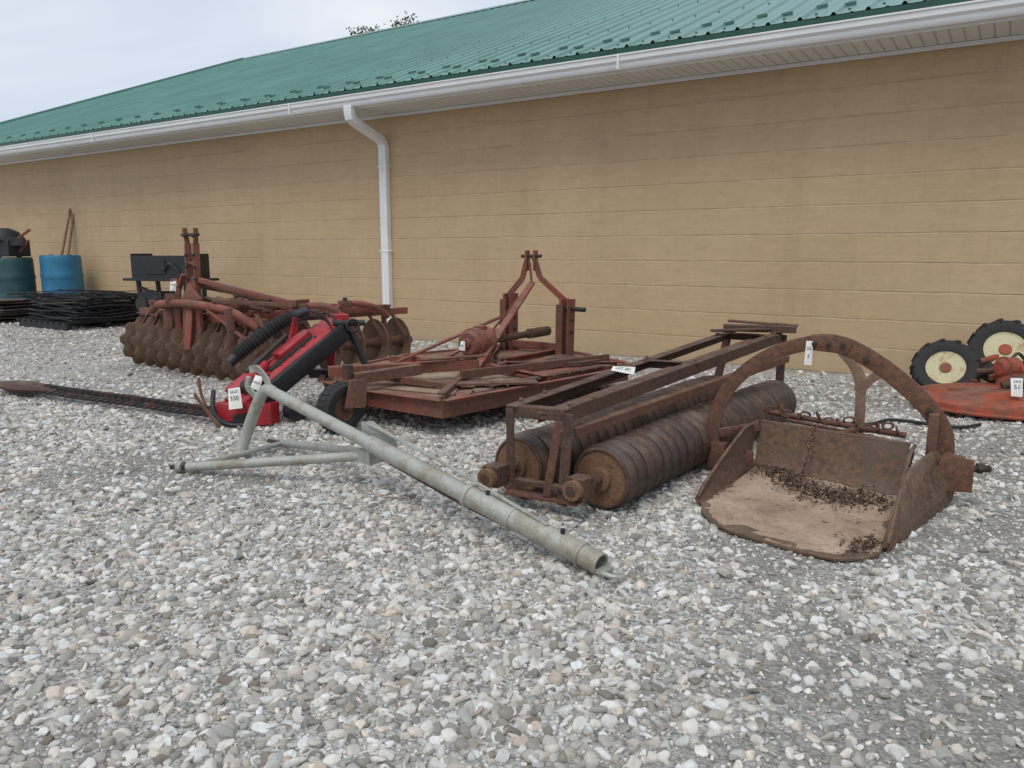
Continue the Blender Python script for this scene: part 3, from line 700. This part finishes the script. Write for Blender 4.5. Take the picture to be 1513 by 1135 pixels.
for sg in(-1,1): B.beam(V((-1.5,6.93,.44))+wa*sg*.12,wc+wa*sg*.12,.09,.02,'rust_brown',up=wa)
B.beam(V((-1.5,6.93,.44))-wa*.14,V((-1.5,6.93,.44))+wa*.14,.12,.02,'rust_brown')
B.tire(wc,wa,.23,.17,'rubber','rust_brown','rust_dark',0,.5)
for k in range(26):
    a=k*2*math.pi/26; x_,y_,_=frame_of(wa); e=x_*math.cos(a)+y_*math.sin(a)
    B.beam(wc+e*.229-wa*.05,wc+e*.229+wa*.05,.022,.012,'rubber',up=e)
B.prism([wc+wa*.14+V((-.05,-.05,.02)),wc+wa*.14+V((.10,.10,.0)),wc+wa*.14+V((.12,.14,.26)),wc+wa*.14+V((-.02,.04,.26))],.015,'rust_brown',wa)
cut=B.done('rotary_cutter',.003,warp=.015)
tag(cut,cc+V((-.18,-.26,.60)),V((-.6,-.8,.2)),.07,.10,(('553',.03,0),))

# ------------------------------------------------------------------ sickle bar mower
B=Bd()
lo=V((-2.58,7.02,.18)); hi=V((-1.80,7.86,.86)); dd=(hi-lo).normalized()
sd_=V((.75,-.62,0)).normalized(); upn=sd_.cross(dd).normalized()
if upn.z<0: upn=-upn
def slab(c0,c1,w0,w1,t,m,off=V((0,0,0)),k=5,wf=None):
    rs=[]
    for i in range(k+1):
        f_=i/k; p=c0.lerp(c1,f_)+off; w_=w0+(w1-w0)*f_; w_*=(.85 if i in(0,k) else 1)
        if wf: w_*=wf(f_)
        rs.append([p+sd_*a*w_/2+upn*b_*t/2 for a,b_ in((-1,-.6),(-.8,-1),(.8,-1),(1,-.6),(1,.6),(.8,1),(-.8,1),(-1,.6))])
    B.rings(rs,m)
slab(lo,hi,.36,.26,.15,'red_new',k=8,wf=lambda t:1-.14*math.sin(t*6))
slab(lo+dd*.14,hi-dd*.05,.09,.08,.17,'black',off=sd_*.17-upn*.04)
slab(lo+dd*.45,hi-dd*.35,.07,.06,.12,'black',off=sd_*.05+upn*.04)
slab(lo+dd*.05,lo+dd*.50,.18,.13,.10,'red_new',off=upn*.11-sd_*.05)
slab(lo+dd*.62,lo+dd*1.02,.14,.12,.08,'red_new',off=upn*.11-sd_*.02)
for t in(.1,.25,.4,.55,.7,.85,1.0): B.bolt(lo+dd*t+upn*.07-sd_*.12,upn,.018,'hub',.025); B.bolt(lo+dd*t+upn*.07+sd_*.10,upn,.014,'hub',.02)
B.beam(lo+dd*.2-sd_*.21+upn*.02,hi-dd*.1-sd_*.17+upn*.02,.03,.09,'red_new',up=upn)
B.cyl(lo+dd*.3-sd_*.08+upn*.16,lo+dd*.85-sd_*.08+upn*.2,.022,'hub',seg=12); B.cyl(lo+dd*.3-sd_*.08+upn*.16,lo+dd*.5-sd_*.08+upn*.17,.035,'black',seg=12)
B.prism([V((-2.78,7.04,.05)),V((-2.52,6.86,.05)),V((-2.40,6.92,.08)),V((-2.42,7.1,.08)),V((-2.66,7.2,.06))],.16,'red_new')
B.box(V((-2.45,6.93,.08)),(.25,.12,.10),'black',.4)
B.pipe([V((-2.85,7.2,.3)),V((-2.78,7.0,.12)),V((-2.6,6.85,.04)),V((-2.35,6.85,.04))],.022,'black',10,5)
B.prism([V((-2.42,6.86,.02)),V((-2.22,6.94,.02)),V((-2.18,7.08,.02)),V((-2.40,7.08,.02))],.20,'red_new')
B.cyl(V((-2.5,7.1,.35)),V((-2.3,6.95,.35)),.08,'black',seg=20); B.cyl(V((-2.28,6.94,.35)),V((-2.25,6.92,.35)),.05,'red_new',seg=16)
B.cyl(V((-2.1,7.2,.12)),V((-2.0,7.1,.12)),.10,'black',seg=20)
hp=[V((-2.72,7.5,.58)),V((-2.58,7.6,.70)),V((-2.40,7.75,.85)),V((-2.22,7.85,.95))]
B.pipe(hp,.07,'rubber',16,22,rf=lambda t:.068+.016*math.sin(t*2*math.pi*19))
B.cyl(hp[0]+V((-.05,-.05,-.06)),hp[0]+V((.03,.02,.02)),.055,'black'); B.cyl(hp[-1]-V((.02,.01,.01)),hp[-1]+V((.12,.06,.03)),.06,'black')
for k in range(3):
    o_=V((random.uniform(-.08,.08),random.uniform(-.08,.08),random.uniform(-.05,.04)))
    B.pipe([V((-2.20,7.8,.90))+o_,V((-2.0,7.72,.96))+o_*1.5,V((-1.82,7.66,.88))+o_,V((-1.72,7.62,.6))+o_*2],.011,'rubber',8,6)
B.beam(V((-2.25,7.75,.55)),V((-2.2,7.8,.94)),.04,.07,'red_new'); B.beam(V((-1.95,7.95,.5)),V((-1.75,8.0,.96)),.05,.08,'red_new')
B.beam(V((-2.35,7.7,.45)),V((-1.9,7.95,.9)),.04,.08,'red_new')
B.beam(V((-2.1,7.95,.35)),V((-1.35,7.75,.35)),.09,.09,'black'); B.beam(V((-1.9,7.95,.35)),V((-1.8,7.95,.93)),.06,.06,'red_new')
B.beam(V((-1.45,7.8,.35)),V((-1.75,7.95,.93)),.05,.05,'black'); B.cyl(V((-1.80,7.7,.88)),V((-1.5,7.83,.88)),.03,'hub',seg=16)
B.beam(V((-1.55,7.75,.35)),V((-1.5,7.75,.02)),.05,.05,'black')
B.box(V((-1.75,7.85,.90)),(.15,.13,.12),'red_new',.5); B.torus(V((-1.6,7.72,.86)),(.4,-.9,.1),.06,.015,'black',18,8)
b0=V((-2.75,7.05,.085)); b1=V((-5.15,8.32,.085)); bd=(b1-b0).normalized(); bp=V((-bd.y,bd.x,0))
if bp.y>0: bp=-bp
B.beam(b0,b1,.06,.035,'blackbar'); B.beam(b0+bp*-.02+Z*.035,b1-bp*.02+Z*.035,.035,.075,'blackbar')
k=0; L_=(b1-b0).length
while k<L_:
    p=b0+bd*k
    rs=[[p+bp*.02+bd*a*.032+Z*b_*.022 for a,b_ in((-1,-1),(1,-1),(1,1),(-1,1))],[p+bp*.075+bd*(.03+a*.008)+Z*(b_*.008-.006) for a,b_ in((-1,-1),(1,-1),(1,1),(-1,1))]]
    B.rings(rs,'blackbar')
    B.prism([p+Z*.022+bp*-.02,p+bd*.10+Z*.022-bp*.02,p+bd*.05+Z*.022+bp*.05],.008,'rust_brown' if int(k*10)%9==0 else 'blackbar')
    B.box(p+Z*.062-bp*.02+bd*.03,(.05,.05,.03),'blackbar',math.atan2(bd.y,bd.x)+.5); k+=.105
rs=[]
for t,wd,ht in((-.25,.03,.03),(-.05,.06,.04),(.10,.11,.06),(.30,.15,.075),(.5,.13,.07),(.72,.07,.05),(.9,.015,.015)):
    p=b1+bd*t+Z*(.015+.0*t); rs.append([p+bp*math.cos(a)*wd+Z*math.sin(a)*ht for a in [i*math.pi/4 for i in range(8)]])
B.rings(rs,'rust_dark')
B.ribbon([V((-3.0,7.25,.42)),V((-2.97,7.22,.25)),V((-2.85,7.1,.1)),V((-2.7,6.95,.04))],(.6,.8,0),.04,.012,'rust_brown',5)
B.ribbon([V((-2.95,7.0,.30)),V((-2.8,6.93,.12)),V((-2.65,6.8,.03))],(.6,.8,0),.04,.012,'rust_brown',5)
sic=B.done('sickle_bar_mower',.004,warp=.015)
tag(sic,V((-2.50,6.82,.29)),V((-.1,-1,.25)),.12,.19,(('SALE',.035,.06),('550',.055,.0)),.15)
tag(sic,V((-2.32,6.90,.42)),V((.0,-1,.3)),.08,.13,(('SALE',.03,0),),-.3)

# ------------------------------------------------------------------ disc harrow
B=Bd()
def gang(a,b_,n,R,flip=1,notch=.12):
    a=V(a);b_=V(b_); d=(b_-a).normalized()
    for i in range(n):
        p=a.lerp(b_,i/(n-1)); dj_=(d+V((random.uniform(-.05,.05),random.uniform(-.05,.05),random.uniform(-.04,.04)))).normalized()
        B.disc(p,dj_*flip,R*random.uniform(.95,1.02),'disc',.07,notch,10,80,ph=random.random()*6)
        if i<n-1:
            q=a.lerp(b_,(i+1)/(n-1)); B.lathe(p,d,[(0,.09),((q-p).length*.5,.055),((q-p).length,.09)],'rust_brown',14)
            s_=p.lerp(q,.5); B.beam(s_+Z*.45,s_+d*.08+Z*.1+d.cross(Z)*R*.8,.012,.05,'rust_brown')
    B.cyl(a-d*.12,b_+d*.12,.035,'rust_dark',seg=12); B.bolt(a-d*.1,-d,.06,'rust_dark',.06); B.bolt(b_+d*.1,d,.06,'rust_dark',.06)
    for t in(.25,.75):
        p=a.lerp(b_,t+.5/(n-1)); B.beam(p,p+Z*(.45),.10,.025,'red_faded',up=d); B.box(p,(.13,.13,.16),'red_faded',math.atan2(d.y,d.x))
        B.box(p+Z*.52,(.16,.14,.03),'rust_brown',math.atan2(d.y,d.x))
    B.beam(a+Z*.43-d*.1,b_+Z*.43+d*.1,.09,.09,'red_faded')
gang((-5.15,10.85,.34),(-3.0,9.15,.34),10,.355,-1,.13)
gang((-2.95,9.75,.33),(-1.60,11.05,.33),6,.35,-1,.0)
gang((-4.8,12.4,.34),(-3.3,11.4,.34),7,.35,1,.0)
ms=V((-4.03,9.76,0))
B.pipe([V((-4.9,10.5,.80)),V((-4.65,10.2,.90)),V((-4.15,9.7,.94)),V((-3.4,9.2,.90)),V((-3.0,9.1,.70))],.05,'red_faded',14,6)
B.pipe([V((-4.4,10.2,.82)),V((-3.9,9.9,.95)),V((-3.3,9.9,.92)),V((-2.5,10.1,.82))],.05,'red_faded',14,6)
B.beam(V((-5.05,10.85,.85)),V((-4.5,12.1,.82)),.09,.09,'red_faded'); B.beam(V((-3.2,9.3,.83)),V((-3.4,11.5,.82)),.09,.09,'red_faded')
B.beam(V((-3.1,9.35,.83)),V((-1.75,10.9,.81)),.09,.09,'red_faded'); B.beam(V((-4.5,10.3,.87)),V((-1.95,10.6,.85)),.08,.08,'red_faded')
sdm=V((.8,-.6,0))
for sg in(-1,1):
    a=ms+sdm*sg*.09
    B.beam(a+Z*.5,a+V((.03,0,1.70)),.09,.022,'red_faded',up=sdm)
    B.beam(a+V((.03,0,1.68)),a+V((.03+sg*.02,-.02,1.88)),.06,.022,'red_faded',up=sdm)
    for zz_ in(1.25,1.4,1.55,1.78): B.bolt(a+V((.02,-.03,zz_)),(-.6,-.8,0),.018,'hub',.03)
for zz_ in(1.2,1.45): B.box(ms+V((.02,0,zz_)),(.2,.05,.04),'rust_brown',math.atan2(-.6,.8))
B.cyl(ms+V((-.12,.09,1.8)),ms+V((.17,-.12,1.8)),.02,'hub',seg=10)
B.prism([ms+V((-.16,.1,.45)),ms+V((.18,-.15,.45)),ms+V((.16,-.13,1.0)),ms+V((.0,0,1.2)),ms+V((-.14,.1,1.0))],.05,'red_faded',V((-.6,-.8,0)))
B.beam(ms+V((-.35,.30,.98)),ms+V((-.1,0,1.30)),.06,.03,'red_faded'); B.beam(ms+V((-.32,.3,.6)),ms+V((-.34,.3,1.25)),.08,.08,'red_faded')
B.beam(ms+V((-.26,.15,.7)),ms+V((-.24,.15,1.15)),.05,.05,'rust_brown')
B.beam(ms+V((.02,0,1.25)),V((-2.55,9.1,.98)),.07,.06,'red_faded'); B.beam(ms+V((.05,.2,1.15)),V((-2.65,9.5,.96)),.07,.06,'rust_brown')
B.beam(ms+V((.0,.05,1.22)),V((-3.0,9.9,.9)),.05,.05,'rust_brown')
B.beam(V((-3.6,9.3,1.0)),V((-2.4,9.0,.96)),.05,.05,'rust_brown')
B.beam(V((-2.55,8.95,1.0)),V((-2.55,9.55,.98)),.08,.08,'red_faded'); B.beam(V((-2.55,9.1,.98)),V((-2.6,9.2,.7)),.07,.07,'red_faded')
B.cyl(ms+V((.15,0,1.0)),V((-2.9,9.2,.9)),.03,'rust_dark',seg=10); B.cyl(ms+V((.35,-.1,.98)),V((-3.2,9.3,.93)),.05,'rust_brown',seg=14)
B.pipe([V((-2.7,9.3,.7)),V((-2.5,9.1,.93)),V((-2.15,9.0,.95)),V((-1.95,9.1,.75)),V((-1.9,9.3,.55))],.04,'red_faded',12,6)
B.pipe([V((-2.3,9.6,.75)),V((-2.1,9.7,.95)),V((-1.8,9.9,.90)),V((-1.65,10.2,.75))],.04,'red_faded',12,6)
B.beam(ms+V((.0,-.1,.85)),ms+V((-.02,-.2,.38)),.09,.07,'red_faded'); B.beam(V((-4.5,10.1,.9)),V((-4.5,10.05,.6)),.12,.03,'rust_brown')
B.beam(V((-3.35,9.1,.93)),V((-3.3,9.05,.5)),.10,.025,'rust_brown'); B.beam(V((-2.2,9.2,.9)),V((-2.25,9.2,.4)),.08,.03,'red_faded')
B.beam(V((-3.7,9.35,.9)),V((-3.1,9.0,.55)),.05,.02,'red_faded'); B.beam(V((-3.0,9.05,.88)),V((-2.75,8.95,.45)),.06,.02,'rust_brown')
for p,sz,r0 in(((-4.35,9.9,.97),(.18,.14,.16),.4),((-3.3,9.25,.99),(.14,.12,.12),.3),((-2.9,9.2,.95),(.12,.16,.1),.1),((-4.75,10.35,.92),(.2,.12,.05),.6),((-2.1,9.7,.95),(.15,.12,.08),.4)):
    B.box(V(p),sz,'rust_brown',r0); B.bolt(V(p)+Z*sz[2]/2,Z,.03,'hub',.04)
har=B.done('disc_harrow',.003,recalc=False,warp=.02)
tag(har,V((-4.37,10.0,1.15)),V((.1,-1,.2)),.08,.14,(('SALE',.03,.02),))

# ------------------------------------------------------------------ things by the wall on the left
B=Bd()
c0=V((-6.85,15.6,0)); a0=-.35; ux=V((math.cos(a0),math.sin(a0),0)); uy=V((-math.sin(a0),math.cos(a0),0))
def loc(x,y,z): return c0+ux*x+uy*y+Z*z
for sg in(-1,1):
    B.box(loc(sg*.72,0,1.30),(.03,.55,.5),'black',a0); B.box(loc(0,sg*.27,1.28),(1.44,.03,.46),'black',a0)
B.box(loc(0,0,1.04),(1.75,.75,.05),'black',a0); B.box(loc(0,0,1.1),(1.4,.5,.04),'black',a0)
B.box(loc(-.1,-.29,1.3),(.5,.03,.3),'black',a0); B.pipe([loc(.1,-.3,1.2),loc(.3,-.34,1.36),loc(.5,-.3,1.2)],.02,'hub',8,4)
for x_ in(-.6,.6):
    for y_ in(-.25,.25): B.beam(loc(x_,y_,1.02),loc(x_*.9,y_,.0),.07,.07,'black')
B.box(loc(-.3,-.1,.55),(.6,.4,.5),'black',a0); B.cyl(loc(-.5,-.33,.55),loc(-.5,-.2,.55),.15,'hub'); B.box(loc(.3,0,.4),(.4,.35,.4),'hub',a0)
B.beam(loc(-.6,-.25,.15),loc(.6,-.25,.15),.06,.06,'black'); B.beam(loc(-.6,-.25,.9),loc(.6,-.25,.5),.05,.05,'black')
B.done('hopper_spreader',.006)

def barrel(name,p,R,H,mat):
    B=Bd(); prof=[(0,R*.93),(.03,R*.97)]
    for k in range(1,24):
        t=k/24; rr_=R*(1+.02*math.sin(t*math.pi))
        if abs(t-.33)<.03 or abs(t-.67)<.03: rr_*=1.035
        prof.append((t*H,rr_))
    prof+=[(H-.03,R*.99),(H,R*.96),(H,R*.88),(H-.03,R*.86)]
    B.lathe(p,Z,prof,mat,40); q=V(p)+Z*(H-.03)
    for sg in(-1,1): B.cyl(q+V((sg*R*.5,0,0)),q+V((sg*R*.5,0,.05)),R*.12,mat,seg=14)
    return B.done(name,0)
barrel('plastic_barrel',(-11.15,19.25,0),.45,1.50,'blue')
barrel('plastic_barrel',(-12.35,19.15,0),.50,1.45,'teal')
B=Bd(); c=V((-12.45,19.15,1.47))
B.box(c+Z*.2,(1.0,.6,.4),'black',-.3); B.lathe(c+Z*.38,Z,[(0,.46),(.1,.44),(.22,.34),(.3,.15)],'black',20)
B.box(c+V((.45,-.2,.35)),(.35,.3,.2),'hub',.4); B.beam(c+V((.3,-.2,.3)),c+V((.75,-.1,.65)),.06,.06,'red_faded'); B.beam(c+V((.5,-.2,.1)),c+V((.75,-.2,.4)),.05,.05,'red_faded')
B.torus(c+V((.2,-.35,.25)),(0,1,.2),.16,.04,'rubber',16,8)
B.done('small_engine',.02)
for i,(a,b_) in enumerate((((-11.75,19.6,.0),(-11.35,20.25,2.66)),((-11.55,19.7,.0),(-11.25,20.2,2.55)))):
    B=Bd(); B.cyl(a,V(a).lerp(V(b_),.97),.035,'wood',.03,12); B.lathe(b_,V(b_)-V(a),[(-.1,.03),(-.05,.045),(0,.04),(.02,.02)],'wood',12)
    B.box(V(a)+Z*.05,(.25,.05,.3),'rust_dark',.6); B.done('shovel',0)
B=Bd(); o=V((-9.03,15.5,0)); Dn=V((-.84,.543,0)); Nn=V((.543,.84,0))
for k in range(3): B.beam(o+Nn*(.1+k*.8)+Z*.07,o+Nn*(.1+k*.8)+Dn*1.97+Z*.07,.1,.12,'black')
for k in range(9): B.beam(o+Dn*(.06+k*.23)+Z*.15,o+Dn*(.06+k*.23)+Nn*1.8+Z*.15,.14,.03,'black')
B.done('pallet',.003)
B=Bd()
for lay in range(9):
    z=.19+lay*.055; of=V((random.uniform(-.12,.12),random.uniform(-.1,.1),0)); r0=random.uniform(-.12,.12)
    x_=Matrix.Rotation(r0,3,'Z')@Dn; y_=Matrix.Rotation(r0,3,'Z')@Nn; ori=o+of+Nn*(.05+lay*.05)
    for k in range(10):
        a=ori+x_*(k*2.0/9); pts=[a+y_*(t*1.7/5)+Z*(z+.02*math.sin(t*1.7+lay+k*.4)) for t in range(6)]
        B.pipe(pts,.014,'black',5,0)
    for k in range(8):
        a=ori+y_*(k*1.7/7); pts=[a+x_*(t*2.0/5)+Z*(z+.02*math.sin(t*1.3+lay*2+k*.6)+.01) for t in range(6)]
        B.pipe(pts,.02,'black',5,0)
for k in range(60):
    p=o+Dn*random.uniform(.0,1.9)+Nn*random.uniform(.1,1.7)+Z*random.uniform(.55,.74); a=random.uniform(0,6.28)
    e=V((math.cos(a),math.sin(a),random.uniform(-.08,.08)))*random.uniform(.2,.6); B.beam(p-e,p+e,.04,.015,'black' if k%5 else 'mat')
B.done('plastic_grates',0)
B=Bd(); o2=V((-12.2,17.9,0))
for lay in range(9):
    of=V((random.uniform(-.1,.1),random.uniform(-.1,.1),.02+lay*.055)); r0=random.uniform(-.15,.15)
    x_=Matrix.Rotation(r0,3,'Z')@Dn; y_=Matrix.Rotation(r0,3,'Z')@Nn
    grid=[[o2+of+x_*(u-1.0)+y_*(v_*1.0-.3)+Z*(.02*math.sin(u*3+lay)) for v_ in(0,.4,.8,1.2)] for u in(0,.4,.8,1.2,1.6,2.0)]
    B.sheet(grid,.03,'mat' if lay%3 else 'black')
B.done('stacked_mats',0)

# ------------------------------------------------------------------ finishing mower on the right
B=Bd(); c=V((4.95,7.68,0)); R=.78
ring=[]
for k in range(40):
    a=2*math.pi*k/40; ring.append(c+V((math.cos(a)*R*1.05,math.sin(a)*R*.80,0)))
tiltd=lambda p,z: V((p.x,p.y,z+.04*(p.y-c.y)))
B.rings([[tiltd(p,.07) for p in ring],[tiltd(p,.14) for p in ring],[tiltd(c+(p-c)*.985,.155) for p in ring],[tiltd(c+(p-c)*.7,.195) for p in ring],[tiltd(c+(p-c)*.35,.23) for p in ring],[tiltd(c+(p-c)*.1,.24) for p in ring]],'orange')
B.pipe([tiltd(p,.075) for p in ring+[ring[0]]],.02,'orange',8,0)
B.cyl(c+V((.15,.1,.22)),c+V((.15,.1,.38)),.13,'orange',.10,20); B.lathe(c+V((.02,.1,.42)),(1,.2,0),[(0,.07),(.03,.10),(.05,.10),(.05,.12),(.09,.12),(.09,.10),(.2,.11),(.24,.07)],'orange',18)
B.beam(c+V((.1,.35,.28)),c+V((.7,.3,.38)),.06,.06,'orange'); B.beam(c+V((.0,.4,.22)),c+V((-.02,.72,.26)),.04,.04,'rust_brown')
B.beam(c+V((.25,.4,.3)),c+V((.40,.7,.42)),.04,.04,'rust_brown'); B.beam(c+V((.25,.05,.44)),c+V((.28,-.1,.26)),.12,.05,'orange')
B.cyl(c+V((-.02,.1,.40)),c+V((-.14,.18,.37)),.03,'rust_dark',seg=12); B.cyl(c+V((-.02,-.05,.26)),c+V((.18,-.1,.36)),.045,'rust_dark',seg=12)
B.pipe([c+V((.2,.3,.36)),c+V((.35,.35,.54)),c+V((.55,.5,.45))],.018,'rust_dark',8,4)
B.beam(c+V((-.5,.05,.20)),c+V((.3,-.2,.24)),.05,.03,'rust_brown'); B.box(c+V((.40,.1,.31)),(.2,.16,.14),'rust_brown',.3)
B.box(c+V((.30,-.12,.27)),(.12,.10,.08),'rust_dark',.2)
B.cyl((4.78,8.42,.28),(5.62,8.62,.46),.035,'orange',seg=12)
B.tire((4.80,8.42,.30),(-.42,-.74,.52),.34,.22,'rubber','cream','orange',26,.58,'orange')
B.tire((5.56,8.62,.47),(-.42,-.74,.52),.37,.25,'rubber','cream','orange',26,.58,'orange')
mow=B.done('finishing_mower',.004,warp=.01)
tag(mow,c+V((-.10,-.40,.31)),V((-.3,-1,.35)),.10,.18,(('SALE',.03,.055),('51',.06,0)))

B=Bd(); B.pipe([(2.0,6.9,.03),(2.6,7.2,.03),(3.2,6.9,.03),(3.6,7.1,.03),(4.0,6.8,.03),(4.3,6.9,.03)],.016,'rubber',8,8); B.done('rubber_cable',0)
B=Bd()
for k in range(4):
    a0=random.uniform(0,6); B.pipe([V((-.72,4.75,.03))+V((math.cos(a0+t)*.11*(1+.3*k/7),math.sin(a0+t*1.1)*.06,.02+.015*math.sin(3*t+k))) for t in (0,1,2)],.002,'rust_dark',5,4)
B.done('wire_scrap',0)

# ------------------------------------------------------------------ tree behind the building
m,nt,b=newmat('bark'); b.inputs['Roughness'].default_value=.95
c=coords(nt); nt.links.new(ramp(nt,noise_n(nt,c,3,4),[(.3,(.05,.04,.03)),(.7,(.13,.10,.08))]),b.inputs['Base Color']); M['bark']=m
m,nt,b=newmat('foliage'); c=coords(nt); nt.links.new(ramp(nt,noise_n(nt,c,.8,3),[(.3,(.03,.05,.018)),(.7,(.08,.12,.04))]),b.inputs['Base Color']); b.inputs['Roughness'].default_value=.8; M['leaf']=m
B=Bd(); tb=V((-8.6,60.5,-.35))
B.pipe([tb,tb+V((.1,0,5)),tb+V((-.1,.2,11)),tb+V((.1,0,16.8))],.3,'bark',10,5,rf=lambda t:.38*(1-t)+.05)
for k in range(32):
    z=6+k*.37; a=k*2.4; L_=(19.5-z)*.26+1.6
    p0=tb+Z*z; p1=p0+V((math.cos(a)*L_,math.sin(a)*L_,L_*.38)); B.pipe([p0,p0.lerp(p1,.5)+Z*.1,p1],.08,'bark',6,3,rf=lambda t:.10*(1-t)+.02)
    for q in range(11):
        cl_=p0.lerp(p1,random.uniform(.4,1.05))+V((random.gauss(0,.45),random.gauss(0,.45),random.gauss(0,.22)))
        for l in range(18):
            p=cl_+V((random.gauss(0,.28),random.gauss(0,.28),random.gauss(0,.18))); e=V((random.uniform(-1,1),random.uniform(-1,1),random.uniform(-1,1))).normalized(); g_=e.orthogonal().normalized()
            s_=random.uniform(.08,.17); B.face([B.bm.verts.new(p+x_) for x_ in(-e*s_,g_*s_*.6,e*s_,-g_*s_*.6)],'leaf')
B.done('tree',0,recalc=False)
